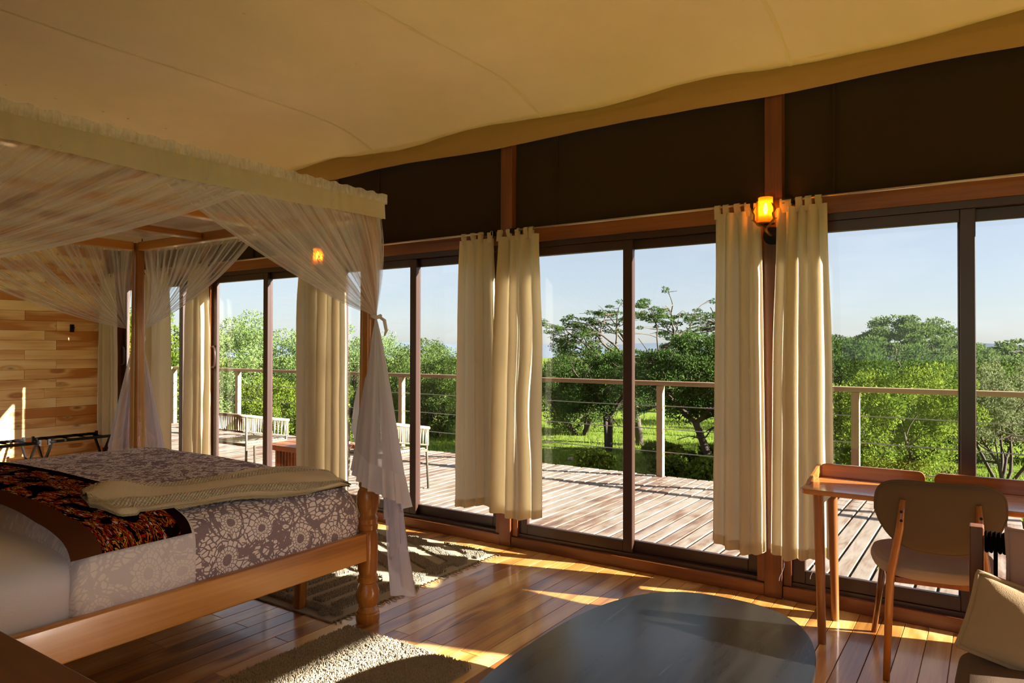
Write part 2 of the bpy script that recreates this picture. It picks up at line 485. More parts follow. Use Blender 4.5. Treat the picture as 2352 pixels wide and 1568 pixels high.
def m_flower(name, ground, petal, line, contrast=1.0):
    """big lacy flower heads ringed by petals, on a scrolling leaf ground"""
    t = NT(name)
    uv = t.coord('UV')
    w = t.n('TexNoise', None, Vector=uv, Scale=5.0, Detail=1.0).outputs['Color']
    p = t.vmath('ADD', uv, t.n('VectorMath', {'operation': 'SCALE'}, _0=t.vmath('SUBTRACT', w, (0.5, 0.5, 0.5)), Scale=0.05).outputs[0])
    vor = t.n('TexVoronoi', {'voronoi_dimensions': '2D'}, Vector=p, Scale=5.0, Randomness=0.8)
    d = t.vmath('SUBTRACT', p, vor.outputs['Position'])
    sx = t.n('SeparateXYZ', None, Vector=d)
    ang = t.math('ARCTAN2', sx.outputs[1], sx.outputs[0])
    r = t.vmath('LENGTH', d)
    lr = t.math('LOGARITHM', t.math('ADD', r, 0.004), 2.718)
    pc = t.n('CombineXYZ', None, X=t.math('MULTIPLY', ang, 17.0/(2*PI)), Y=t.math('MULTIPLY', lr, 2.5), Z=0.0).outputs[0]
    pe = t.n('TexVoronoi', {'voronoi_dimensions': '2D', 'feature': 'DISTANCE_TO_EDGE'}, Vector=pc, Scale=1.0, Randomness=0.55).outputs['Distance']
    pe2 = t.n('TexVoronoi', {'voronoi_dimensions': '2D', 'feature': 'DISTANCE_TO_EDGE'}, Vector=t.n('Mapping', None, Vector=p, Rotation=(0, 0, 0.6), Scale=(1.0, 0.62, 1)).outputs[0], Scale=46.0, Randomness=0.9).outputs['Distance']
    inner = t.math('LESS_THAN', r, 0.088)
    cell = t.math('ADD', t.math('MULTIPLY', t.math('GREATER_THAN', pe, 0.095), inner), t.math('MULTIPLY', t.math('GREATER_THAN', pe2, 0.11), t.math('SUBTRACT', 1.0, inner)))
    core = t.math('GREATER_THAN', r, 0.022)
    scroll = t.noise(p, 7.5, 2, 0.5, 1.6)
    leaf = t.math('LESS_THAN', t.math('ABSOLUTE', t.math('SUBTRACT', scroll, 0.52)), 0.055)
    hatch = t.math('GREATER_THAN', t.math('SINE', t.math('MULTIPLY', t.noise(p, 160, 1), 40.0)), 0.1)
    far = t.math('GREATER_THAN', r, 0.055)
    lf = t.math('MULTIPLY', leaf, far)
    white = t.math('MULTIPLY', t.math('MULTIPLY', cell, core), t.math('SUBTRACT', 1.0, lf))
    dk = t.mix(t.math('MULTIPLY', hatch, 0.55), ground, line)
    col = t.mix(white, dk, petal)
    nrm = t.bump(t.math('ADD', t.math('MULTIPLY', t.noise(uv, 9.0, 4, 0.55, 0.8), 0.35), t.math('MULTIPLY', t.noise(uv, 500, 2), 0.03)), 0.5, 0.03)
    return t.surf(t.n('BsdfDiffuse', None, Color=col, Normal=nrm).outputs[0])
M['duvet'] = m_flower('duvet_print', srgb(160,148,164), srgb(246,242,250), srgb(108,94,106))
M['cuff'] = m_flower('duvet_lining', srgb(220,220,236), srgb(238,238,248), srgb(214,214,230))

def m_runner():
    t = NT('runner_wax_print')
    uv = t.coord('UV')       # u along the runner in metres, v across 0..1
    sx = t.n('SeparateXYZ', None, Vector=uv)
    u, v = sx.outputs[0], sx.outputs[1]
    st = t.n('Mapping', None, Vector=uv, Rotation=(0, 0, 0.5), Scale=(1.0, 1.2, 1)).outputs[0]
    st = t.n('Mapping', None, Vector=st, Scale=(10, 17, 1)).outputs[0]
    n = t.noise(st, 1.0, 3, 0.6, 0.8)
    n2 = t.noise(t.vmath('ADD', st, (7, 3, 0)), 1.7, 2, 0.5, 0.5)
    col = t.ramp(n, [(0.0, srgb(16,8,6)), (0.37, srgb(150,40,14)), (0.43, srgb(30,13,8)), (0.485, srgb(190,70,20)), (0.515, srgb(206,176,60)), (0.535, srgb(26,12,8)), (0.60, srgb(170,36,14)), (0.64, srgb(200,130,40))], 'CONSTANT')
    blk = t.math('GREATER_THAN', t.noise(t.n('Mapping', None, Vector=uv, Scale=(7, 4.5, 1)).outputs[0], 1.2, 2, 0.5, 0.8), 0.555)
    wht = t.math('GREATER_THAN', n2, 0.64)
    col = t.mix(wht, col, srgb(206,196,186))
    col = t.mix(blk, col, srgb(14,9,9))
    near = t.math('LESS_THAN', v, 0.24)
    farb = t.math('GREATER_THAN', v, 0.90)
    endb = t.math('LESS_THAN', u, 0.0)
    bord = t.math('MAXIMUM', near, farb)
    bc = t.mix(farb, srgb(88,54,34), srgb(30,17,16))
    col = t.mix(bord, col, bc)
    return t.surf(t.n('BsdfDiffuse', None, Color=col, Normal=t.bump(t.noise(uv, 400, 2), 0.2, 0.002)).outputs[0])
M['runner'] = m_runner()

def m_throw():
    t = NT('cream_knit')
    uv = t.coord('UV')
    sx = t.n('SeparateXYZ', None, Vector=uv)
    a = t.math('SINE', t.math('MULTIPLY', sx.outputs[0], 420.0)); b = t.math('SINE', t.math('MULTIPLY', sx.outputs[1], 420.0))
    # basket-knit panels alternate with smooth garter panels across the width
    band = t.math('GREATER_THAN', t.math('SINE', t.math('MULTIPLY', sx.outputs[1], 52.0)), -0.25)
    h = t.math('MULTIPLY', t.math('MULTIPLY', a, b), band)
    h = t.math('ADD', h, t.math('MULTIPLY', t.noise(uv, 300, 2), 0.5))
    col = t.mix(t.math('MULTIPLY_ADD', h, 0.3, 0.5), srgb(210,196,166), srgb(248,240,220))
    return t.surf(t.n('BsdfDiffuse', None, Color=col, Normal=t.bump(h, 0.9, 0.006)).outputs[0])
M['throw'] = m_throw()

def m_rug(name, c1, c2):
    t = NT(name)
    v = t.coord()
    n = t.noise(v, 140, 2, 0.6); b = t.noise(v, 6, 3)
    col = t.mix(n, c1, c2)
    return t.surf(t.n('BsdfDiffuse', None, Color=col, Roughness=0.9).outputs[0])
M['pile'] = m_rug('wool_pile', srgb(151,134,108), srgb(191,177,155))
M['pile_grey'] = m_rug('wool_pile_greyed', srgb(144,132,111), srgb(183,170,149))
M['rugbase'] = cloth('rug_flatweave', srgb(172,158,133), bump=0.6, scale=220)

def m_leaf(name, c1, c2, c3, trans=0.35):
    t = NT(name)
    v = t.coord()
    n = t.noise(v, 2.2, 3, 0.6); f = t.noise(v, 26, 1)
    col = t.ramp(t.math('ADD', t.math('MULTIPLY', n, 0.55), t.math('MULTIPLY', f, 0.45)), [(0.3, c1), (0.5, c2), (0.68, c3)])
    d = t.n('BsdfDiffuse', None, Color=col).outputs[0]
    tl = t.n('BsdfTranslucent', None, Color=col).outputs[0]
    return t.surf(t.n('MixShader', None, _0=trans, _1=d, _2=tl).outputs[0])
M['leaf_green'] = m_leaf('leaf_acacia', srgb(59,76,37), srgb(83,101,50), srgb(113,129,68))
M['leaf_dark'] = m_leaf('leaf_dark', srgb(43,61,30), srgb(63,83,39), srgb(89,111,52))
M['leaf_yellow'] = m_leaf('leaf_yellow_green', srgb(66,86,32), srgb(100,116,42), srgb(140,150,60))
M['leaf_grey'] = m_leaf('leaf_grey', srgb(74,81,54), srgb(105,111,76), srgb(135,136,101))
M['leaf_pale'] = m_leaf('leaf_pale', srgb(83,103,55), srgb(114,135,76), srgb(144,159,100))
M['bark'] = plain('bark', srgb(66,52,40), 0.9, 0, 0.6, 30, 0.3)
M['bark_grey'] = plain('bark_grey', srgb(84,72,58), 0.9, 0, 0.6, 30, 0.3)
M['stone'] = plain('stone', srgb(150,128,112), 0.9, 0, 0.6, 20, 0.25)

def m_ground():
    t = NT('savanna_ground')
    v = t.coord()
    n = t.noise(v, 0.35, 5, 0.6); f = t.noise(v, 3.0, 4, 0.65)
    k = t.math('ADD', t.math('MULTIPLY', n, 0.6), t.math('MULTIPLY', f, 0.4))
    col = t.ramp(k, [(0.36, srgb(82,98,38)), (0.5, srgb(106,122,49)), (0.62, srgb(124,128,71)), (0.72, srgb(133,120,86))])
    return t.surf(t.n('BsdfDiffuse', None, Color=col, Normal=t.bump(f, 0.5, 0.05)).outputs[0])
M['ground'] = m_ground()
M['grass'] = m_leaf('grass_blades', srgb(89,107,37), srgb(116,136,50), srgb(144,157,72), 0.45)
M['hill'] = plain('hill_haze_tint', srgb(98,107,118), 1.0, 0, 0, 0.002, 0.1, spec=0.0)  # blue-grey of distance haze is painted into the base colour

# ==================================================================
#  THE SETTING
# ==================================================================
XL, XR = -8.82, 2.80         # wooden end wall, far end of the room
YW = 4.28                    # inner face of the window wall
YB = -1.70                   # rear wall
ZC = 3.20                    # ceiling

# ---- floor: boards running towards the windows
def build_floor():
    fl = MB().box(XL-0.15, XR+0.1, YB-0.1, 4.42, -0.10, -0.016).build('floor', M['floor'])
    tag(fl, 'polished golden teak board floor of the room', 'floor', kind='structure')
    pitch = 0.108
    lens = [1.7, 2.1, 2.6, 3.1]
    meshes = {}
    def board(L):
        k = round(L, 3)
        if k not in meshes:
            g = 0.0014; h = pitch/2-g
            m = MB()
            c = 0.0016
            m.v = [(-h,0,-.016),(h,0,-.016),(h,k-g,-.016),(-h,k-g,-.016),(-h,0,-c),(h,0,-c),(h,k-g,-c),(-h,k-g,-c),
                   (-h+c,c,0),(h-c,c,0),(h-c,k-g-c,0),(-h+c,k-g-c,0)]
            m.f = [(0,1,5,4),(1,2,6,5),(2,3,7,6),(3,0,4,7),(4,5,9,8),(5,6,10,9),(6,7,11,10),(7,4,8,11),(8,9,10,11)]
            meshes[k] = m.mesh('floor_board', M['floor'])
        return meshes[k]
    rng = random.Random(3)
    x = -5.3
    i = 0
    while x < 1.23:
        y = 4.28
        y0 = -0.1 if x > -3.35 else 1.9
        first = rng.choice([0.7, 1.2, 1.6, 2.0, 2.4])
        while y > y0:
            L = first if first else rng.choice(lens)
            first = None
            if y - L < y0 + 0.25: L = y-y0
            link_mesh('floor_board', board(L), fl, (x, y-L, 0))
            y -= L
        x += pitch; i += 1
    # the part of the room off to the sides keeps the same boards, joined
    m = MB()
    for x0, x1, ya, yb in ((XL-0.1, -5.354, YB, 4.28), (-5.354, -3.302, YB, 1.898), (-3.302, 1.234, YB, -0.102), (1.234, XR, YB, 4.28)):
        xx = x0
        while xx < x1-1e-3:
            xe = min(xx+pitch-0.003, x1)
            m.box(xx, xe, ya, yb, -0.016, 0.0); xx += pitch
    o = m.build('floor_boards', M['floor'], fl)
    o['kind'] = 'stuff'
build_floor()

# ---- wooden end wall of staggered planks
def build_wall_left():
    w = MB().box(XL-0.16, XL-0.02, YB-0.1, 4.42, -0.1, ZC+0.1).build('wall_left', M['wallwood'])
    tag(w, 'honey coloured plank wall at the end of the room', 'wall', kind='structure')
    rh = 0.1085
    def plank(L):
        g = 0.0012; c = 0.002; a, b = g, L-g; z0, z1 = g, rh-g
        m = MB()
        m.v = [(-.02,a,z0),(-.02,b,z0),(-.02,b,z1),(-.02,a,z1),(-c,a,z0),(-c,b,z0),(-c,b,z1),(-c,a,z1),(0,a+c,z0+c),(0,b-c,z0+c),(0,b-c,z1-c),(0,a+c,z1-c)]
        m.f = [(0,1,5,4),(1,2,6,5),(2,3,7,6),(3,0,4,7),(4,5,9,8),(5,6,10,9),(6,7,11,10),(7,4,8,11),(8,9,10,11)]
        return m.mesh('plank', M['wallwood'])
    full = plank(0.635); short = plank(0.30); mid = plank(0.53); 
    rng = random.Random(11)
    for r in range(29):
        z = r*rh
        y = 4.30
        seq = [mid, full, full, full, full] if r % 2 else [None, full, full, full, full]
        lens = [0.53, .635, .635, .635, .635] if r % 2 else [0.85, .635, .635, .635, .635]
        if r % 3 == 2: lens[0] -= 0.2 if not r % 2 else 0.0
        for k, L in enumerate(lens):
            me = seq[k] if seq[k] else plank(L)
            link_mesh('plank', me, w, (XL + rng.uniform(-0.0015, 0.0015), y-L, z))
            y -= L
build_wall_left()

# ---- rear and end walls (behind the camera and off to the side)
def build_wall_back():  # its openings are added, unseen, to fill the room with sky light
    m = MB()
    YH = 0.36                      # the wall the bed head stands against
    m.box(1.6, XR+0.1, YB-0.1, YB, -0.1, ZC+0.1)
    m.box(-2.20, 1.6, YB-0.1, YB, 2.95, ZC+0.1)
    m.box(-2.20, 1.6, YB-0.1, YB, -0.1, 0.10)
    m.box(-0.35, -0.25, YB-0.1, YB, 0.10, 2.95)
    m.box(-2.30, -2.20, YB-0.1, YH, -0.1, ZC+0.1)
    m.box(-5.35, -2.30, YH-0.1, YH, -0.1, ZC+0.1)
    m.box(XL-0.1, -5.35, YH-0.1, YH, 2.80, ZC+0.1)
    m.box(XL-0.1, -5.35, YH-0.1, YH, -0.1, 0.10)
    for x in (XL, -7.1, -5.41): m.box(x-0.06, x+0.06, YH-0.1, YH, 0.10, 2.80)
    o = m.build('wall_back', M['valcanvas'])
    tag(o, 'tan canvas rear wall with openings added to light the room, out of view', 'wall', kind='structure')
build_wall_back()
def build_wall_right():
    m = MB()
    m.box(XR, XR+0.1, YB, 4.42, 2.14, ZC+0.1)
    m.box(XR, XR+0.1, YB, 4.42, -0.1, 0.10)
    m.box(XR, XR+0.1, YB, 2.37, 0.10, 2.14)
    m.box(XR, XR+0.1, 4.27, 4.42, 0.10, 2.14)
    o = m.build('wall_right', M['valcanvas'])
    tag(o, 'tan canvas end wall with one tall glazed door, out of view', 'wall', kind='structure')
    MB().box(XR+0.05, XR+0.055, 2.37, 4.27, 0.10, 2.14).build('pane', M['glass_clear'], o)
build_wall_right()

# ---- window wall: posts, beam, upper canvas
P0, PITCH = -1.06, 1.895
POSTS = [P0 + PITCH*k for k in range(-3, 3)]           # timber posts between the bays
POSTS_ALL = [XL+0.08, -7.72] + POSTS
def build_wall_front():
    root = empty('wall_front', (0, 0, 0))
    tag(root, 'long window wall of teak posts, beam and dark canvas above sliding doors', 'wall', kind='structure')
    # canvas above the doors, sagging a little between posts, with sewn vertical seams
    def cv(u, v):
        x = lerp(XL-0.05, XR, u); z = lerp(2.27, 3.06, v)
        y = 4.335 + 0.012*mnoise.noise(Vector((x*1.3, z*2.0, 3.3))) + 0.006*mnoise.noise(Vector((x*5, z*4, 1.0)))
        return (x, y, z)
    link_mesh('upper_canvas', grid_mesh('upper_canvas', cv, 220, 14, M['wallcanvas']), root)
    for px in (-8.4, -6.0, -4.3, -2.55, -0.74, 1.2):
        MB().box(px-0.006, px+0.006, 4.318, 4.33, 2.30, 3.04).build('canvas_seam', M['wallcanvas'], root)
    # structural canvas behind it so no light leaks over the doors
    MB().box(XL-0.1, XR+0.1, 4.37, 4.42, 2.24, ZC+0.1).build('outer_canvas', M['wallcanvas'], root)
    for x in POSTS_ALL:
        MB().box(x-0.05, x+0.05, 4.262, 4.352, 0.0, 2.31).build('post', M['frame_z'], root, bevel=0.004)
        MB().box(x-0.05, x+0.05, 4.278, 4.345, 2.311, 3.06).build('upper_post', M['frame_z'], root, bevel=0.004)
    xs = POSTS_ALL + [XR]
    for a, b in zip(xs[:-1], xs[1:]):
        MB().box(a+0.052, b-0.052, 4.285, 4.36, 2.205, 2.305).build('head_beam', M['frame_x'], root, bevel=0.004)
    return root
WALL_F = build_wall_front()

def build_door(n, x0, x1, handles=()):
    """a pair of glazed sliding panels in a timber lining between two posts"""
    d = empty('door_%d' % n, (x0, 4.30, 0))
    w = x1-x0
    tag(d, 'glazed sliding door pair in the window wall, bay %d from the plank wall' % n, 'door', kind='structure')
    # timber lining: sill and two jambs
    MB().box(0, w, -0.03, 0.10, 0.0, 0.075).build('sill', M['frame_x'], d, bevel=0.004)
    MB().box(0, 0.045, -0.012, 0.09, 0.076, 2.204).build('jamb', M['frame_z'], d, bevel=0.003)
    MB().box(w-0.045, w, -0.012, 0.09, 0.076, 2.204).build('jamb', M['frame_z'], d, bevel=0.003)
    MB().box(0.046, w-0.046, 0.0, 0.09, 2.165, 2.204).build('track', M['sash'], d)
    MB().box(0.046, w-0.046, 0.0, 0.09, 0.076, 0.098).build('track', M['sash'], d)
    mid = w/2
    for k, (a, b, y) in enumerate(((0.046, mid+0.04, 0.012), (mid-0.04, w-0.046, 0.05))):
        st = 0.068
        m = MB()
        m.box(a, a+st, y, y+0.034, 0.098, 2.165); m.box(b-st, b, y, y+0.034, 0.098, 2.165)
        m.box(a+st, b-st, y, y+0.034, 0.098, 0.172); m.box(a+st, b-st, y, y+0.034, 2.102, 2.165)
        p = m.build('sliding_panel', M['sash'], d, bevel=0.003, seg=1)
        MB().box(a+st-0.004, b-st+0.004, y+0.014, y+0.019, 0.168, 2.106).build('pane', M['glass'], p)
        if handles and k in handles:
            hx = a+0.034 if k == 0 else b-0.034
            s = 1 if k == 0 else -1
            path = [(hx, y-0.002, 1.235)]
            for i in range(13):
                t = i/12*PI
                path.append((hx + s*0.075*math.sin(t)**0.6, y-0.03-0.015*math.sin(t), 1.345-0.105*math.cos(t)))
            path.append((hx, y-0.002, 1.455))
            MB().tube(path, 0.009, 8).build('handle', M['sash'], p, smooth=True)
MB().box(XL+0.131, -8.47, 4.29, 4.36, 0.0, 2.204).build('corner_panel', M['frame_z'], WALL_F, bevel=0.003)
bays = list(zip([-8.52] + POSTS_ALL[1:-1], POSTS_ALL[1:]))
for i, (a, b) in enumerate(bays):
    if 0.5 < a < 1.5: continue
    build_door(i+1, a+0.052, b-0.052, handles=(0, 1) if i in (1, 2, 3) else (0,) if i == 0 else ())
# the bay behind the sofa is closed with a canvas flap
tag(MB().box(POSTS[4]+0.05, POSTS[5]-0.05, 4.32, 4.34, 0.0, 2.2).build('wall_flap', M['wallcanvas']), 'closed canvas flap between two posts, out of view', 'wall', kind='structure')

# ---- ceiling of stitched canvas, rolled down at the window wall
def build_ceiling():
    ys = [YB + (3.2-YB)*i/18 for i in range(18)] + [3.2 + 1.04*i/26 for i in range(27)]
    def zc(x, y):
        z = ZC + 0.02*math.sin(x*2*PI/1.63 + 1.0) * smooth01((y+1)/3)
        z += 0.015*mnoise.noise(Vector((x*0.9, y*0.9, 0)))
        t = max(0.0, (y-3.60)/0.64)
        z -= 0.135*t**2.2 + 0.012*t*mnoise.noise(Vector((x*2.2, y*3, 5)))
        return z
    nx = 190
    def fn(u, v):
        x = lerp(XL-0.1, XR+0.1, u); y = v
        return (x, y, zc(x, y))
    me = grid_mesh('ceiling', fn, nx, 1, M['ceil'], vs_=ys)
    c = link_mesh('ceiling', me)
    tag(c, 'cream tent canvas ceiling with sewn seams', 'ceiling', kind='structure')
    # rolled hem hanging at the wall
    def hem(u, v):
        x = lerp(XL-0.1, XR+0.1, u)
        z0 = zc(x, 4.235)+0.006
        zb = 2.918 + 0.010*mnoise.noise(Vector((x*1.1, 0, 2))) - 0.006*math.cos((x-P0)*2*PI/PITCH)
        bul = math.sin(min(1.0, v)*PI)
        y = 4.236 - 0.035*bul + 0.022*v + 0.010*mnoise.noise(Vector((x*1.6, v*2.2, 9))) + 0.007*mnoise.noise(Vector((x*5, v*5, 4)))
        z = lerp(z0, zb, min(1.0, v/0.93)) if v < 0.93 else zb + 0.02*(v-0.93)/0.07
        if v >= 0.93: y += 0.02*(v-0.93)/0.07
        return (x, y, z)
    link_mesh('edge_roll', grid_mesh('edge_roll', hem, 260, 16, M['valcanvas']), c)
    for sx in (-7.5, -5.88, -4.25, -2.62, -0.95, 0.7):
        m = MB()
        for i in range(len(ys)-1):
            y0, y1 = ys[i], ys[i+1]
            a, b = zc(sx, y0)-0.0025, zc(sx, y1)-0.0025
            m.add([(sx-.011, y0, a), (sx+.011, y0, a), (sx+.011, y1, b), (sx-.011, y1, b)], [(0, 3, 2, 1)])
        m.build('seam', M['seam'], c)
    # little puckers where the lining is pinned between seams
    for px in (-5.42, -3.28):
        for py in (2.0, 2.3, 2.62, 2.8, 3.1):
            MB().tube([(px, py-0.012, zc(px, py)+0.003), (px, py, zc(px, py)-0.006), (px, py+0.012, zc(px, py)+0.003)], 0.004, 5).build('pin', M['seam'], c)
build_ceiling()

# ==================================================================
#  OUTSIDE: ground, deck, railing
# ==================================================================
def ground_z(x, y):
    d = math.hypot(x, y)
    z = -0.8 + 0.10*mnoise.noise(Vector((x*0.16, y*0.16, 0.7)))*min(1, max(0, (d-9)/6))
    if d > 20: z -= 0.05*(d-20)**1.04 if d < 400 else 0.05*380**1.04 + 0.012*(d-400)
    return z
def build_ground():
    rs = list(np.linspace(0.5, 40, 62)) + list(np.geomspace(41, 7000, 60))
    na = 120
    V = []; F = []
    for r in rs:
        for k in range(na+1):
            a = math.radians(lerp(-90, 270, k/na))
            x, y = r*math.cos(a), 4.0 + r*math.sin(a)
            V.append((x, y, ground_z(x, y)))
    w = na+1
    for j in range(len(rs)-1):
        for i in range(na):
            F.append((j*w+i, j*w+i+1, (j+1)*w+i+1, (j+1)*w+i))
    o = link_mesh('ground', np_mesh('ground', V, F, M['ground'], True))
    tag(o, 'green grassy ground sloping away beyond the deck', 'ground', kind='structure')
    # far ridges across the valley
    for nm, R, amp, base, seed, lab in (('hills', 6500, 60, 4, 1.0, 'mountain ridge across the valley with haze painted into its pale colour'),):
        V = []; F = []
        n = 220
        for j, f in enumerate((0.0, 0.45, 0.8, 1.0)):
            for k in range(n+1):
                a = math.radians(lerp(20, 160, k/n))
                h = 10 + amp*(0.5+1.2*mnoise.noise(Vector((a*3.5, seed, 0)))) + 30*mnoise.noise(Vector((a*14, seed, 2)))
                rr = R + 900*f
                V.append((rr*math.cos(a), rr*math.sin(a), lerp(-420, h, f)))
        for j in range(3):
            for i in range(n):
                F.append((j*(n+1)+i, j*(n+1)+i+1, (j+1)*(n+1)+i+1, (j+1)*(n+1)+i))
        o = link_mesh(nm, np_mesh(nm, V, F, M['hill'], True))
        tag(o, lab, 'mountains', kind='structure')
build_ground()

DX0, DX1, DY0, DY1 = -13.1, 5.8, 4.42, 7.66
def build_deck():
    m = MB()
    y = DY0+0.1
    for y in (4.5, 5.3, 6.1, 6.9, 7.5):
        m.box(DX0+0.03, DX1-0.03, y, y+0.05, -0.20, -0.042)
    d = m.build('deck_floor', M['railpost'])
    tag(d, 'sunlit weathered board deck outside the window wall', 'deck', kind='structure')
    w = 0.106; c = 0.005; L = DY1-DY0
    rng = random.Random(5)
    def bmesh_board(L):
        k = MB(); h = w/2
        k.v = [(-h,0,-.032),(h,0,-.032),(h,L,-.032),(-h,L,-.032),(-h,0,-c),(h,0,-c),(h,L,-c),(-h,L,-c),(-h+c,c,0),(h-c,c,0),(h-c,L-c,0),(-h+c,L-c,0)]
        k.f = [(3,2,1,0),(0,1,5,4),(1,2,6,5),(2,3,7,6),(3,0,4,7),(4,5,9,8),(5,6,10,9),(6,7,11,10),(7,4,8,11),(8,9,10,11)]
        return k.mesh('deck_board', M['deck'])
    mesh = [bmesh_board(L-0.03), bmesh_board(L), bmesh_board(L-0.015)]
    x = DX0+w/2
    while x < DX1:
        link_mesh('deck_board', rng.choice(mesh), d, (x, DY0, -0.008 + rng.uniform(-0.002, 0.002)))
        x += 0.121
build_deck()

RAIL_Y = 7.60
def build_railing():
    r = empty('railing', (DX0+0.15, RAIL_Y, 0))
    tag(r, 'timber deck railing with square posts and three steel cables', 'railing')
    ox = DX0+0.15
    xs = [-12.95, -10.95, -9.0, -7.08, -5.1, -3.12, -1.11, 0.9, 2.9, 4.9]
    m = MB().obox((0-0.03, 0, 1.045), (DX1-0.2-ox, 0, 1.045), 0.085, 0.05)
    m.build('top_rail', M['rail'], r, bevel=0.01)
    MB().obox((0, -0.045, 1.044), (0, -3.1, 1.044), 0.085, 0.05).build('top_rail', M['rail'], r, bevel=0.01)
    for x in xs:
        MB().box(x-ox-0.036, x-ox+0.036, -0.036, 0.036, -0.006, 1.018).build('post', M['railpost'], r, bevel=0.003)
    for y in (-1.6, -3.06):
        MB().box(-0.036, 0.036, y-0.036, y+0.036, -0.006, 1.018).build('post', M['railpost'], r, bevel=0.003)
    for z in (0.79, 0.53, 0.27):
        pts = [(x, 0.0, z - 0.006*math.sin((x/2.0)*PI)**2) for x in np.linspace(0, DX1-0.2-ox, 60)]
        MB().tube(pts, 0.0055, 6).build('cable', M['cable'], r, smooth=True)
        MB().tube([(0, -0.02, z), (0, -3.05, z)], 0.0055, 6).build('cable', M['cable'], r, smooth=True)
build_railing()

# ==================================================================
#  BED
# ==================================================================
BX0, BX1 = -5.05, -2.745       # post centres across the bed
BY0, BY1 = 0.50, 2.69          # head and foot
def build_bed():
    b = empty('four_poster_bed', ((BX0+BX1)/2, (BY0+BY1)/2, 0))
    tag(b, 'big teak four-poster bed with turned feet and square tapered posts', 'bed')
    cx, cy_ = (BX0+BX1)/2, (BY0+BY1)/2
    prof = [(0.0,.056,2.2),(0.012,.060,2.2),(0.045,.061,2.2),(0.052,.056,2.2),(0.060,.058,2.2),(0.072,.050,2.2),(0.085,.046,2),(0.105,.055,2),(0.135,.062,2),(0.165,.060,2),(0.190,.051,2),
            (0.205,.044,2),(0.213,.053,2),(0.225,.055,2),(0.235,.049,2),(0.243,.052,2),(0.252,.044,2),(0.262,.043,3),(0.275,.045,3.6),(0.46,.045,3.6),(0.475,.043,3),
            (0.482,.043,2),(0.488,.051,2),(0.512,.053,2),(0.520,.048,2),(0.535,.051,2),(0.545,.053,2),(0.553,.046,2),(0.565,.042,2),(0.585,.050,2.2),(0.62,.057,2.4),(0.66,.057,2.4),
            (0.69,.051,2.2),(0.705,.044,2),(0.712,.049,2),(0.725,.050,2),(0.735,.046,2.4),(0.745,.045,3.2),(0.80,.045,3.4),(1.40,.0395,3.4),(2.16,.034,3.4),(2.185,.033,3)]
    pm = MB().lathe(prof, n=32).mesh('post', M['bedwood_z'], smooth=True, auto=0.6)
    for x in (BX0, BX1):
        for y in (BY0, BY1):
            link_mesh('post', pm, b, (x-cx, y-cy_, 0))
    def rel(x0, x1, y0, y1, z0, z1, name, mat, bv=0.006):
        return MB().box(x0-cx, x1-cx, y0-cy_, y1-cy_, z0, z1).build(name, mat, b, bevel=bv)
    rel(BX1+0.005, BX1+0.045, BY0+0.05, BY1-0.05, 0.335, 0.478, 'side_rail', M['bedwood_y'])
    rel(BX0-0.045, BX0-0.005, BY0+0.05, BY1-0.05, 0.335, 0.478, 'side_rail', M['bedwood_y'])
    rel(BX0+0.05, BX1-0.05, BY1-0.018, BY1+0.022, 0.335, 0.478, 'foot_rail', M['bedwood_x'])
    rel(BX0+0.05, BX1-0.05, BY0-0.02, BY0+0.02, 0.335, 1.12, 'headboard', M['bedwood_x'])
    rel(BX0+0.03, BX1-0.03, BY0+0.06, BY1-0.03, 0.405, 0.432, 'slat_deck', M['bedwood_x'], 0)
    MB().obox((-3.18-cx, 2.60-cy_, 0.0), (-3.16-cx, 2.60-cy_, 0.405), 0.05, 0.05).build('centre_leg', M['bedwood_z'], b, bevel=0.004)
    MB().obox((-4.4-cx, 2.60-cy_, 0.0), (-4.4-cx, 2.60-cy_, 0.405), 0.05, 0.05).build('centre_leg', M['bedwood_z'], b, bevel=0.004)
    # tester frame
    for y in (BY0, BY1):
        rel(BX0+0.046, BX1-0.046, y-0.03, y+0.03, 2.13, 2.19, 'tester_rail', M['bedwood_x'])
    for x in (BX0, BX1):
        rel(x-0.03, x+0.03, BY0+0.046, BY1-0.046, 2.13, 2.19, 'tester_rail', M['bedwood_y'])
    for x in (-3.55, -4.25):
        rel(x-0.035, x+0.035, BY0+0.035, BY1-0.035, 2.145, 2.185, 'tester_bar', M['bedwood_y'])
    rel(BX0+0.04, BX1-0.04, 1.56, 1.64, 2.186, 2.215, 'tester_bar', M['bedwood_x'])
build_bed()

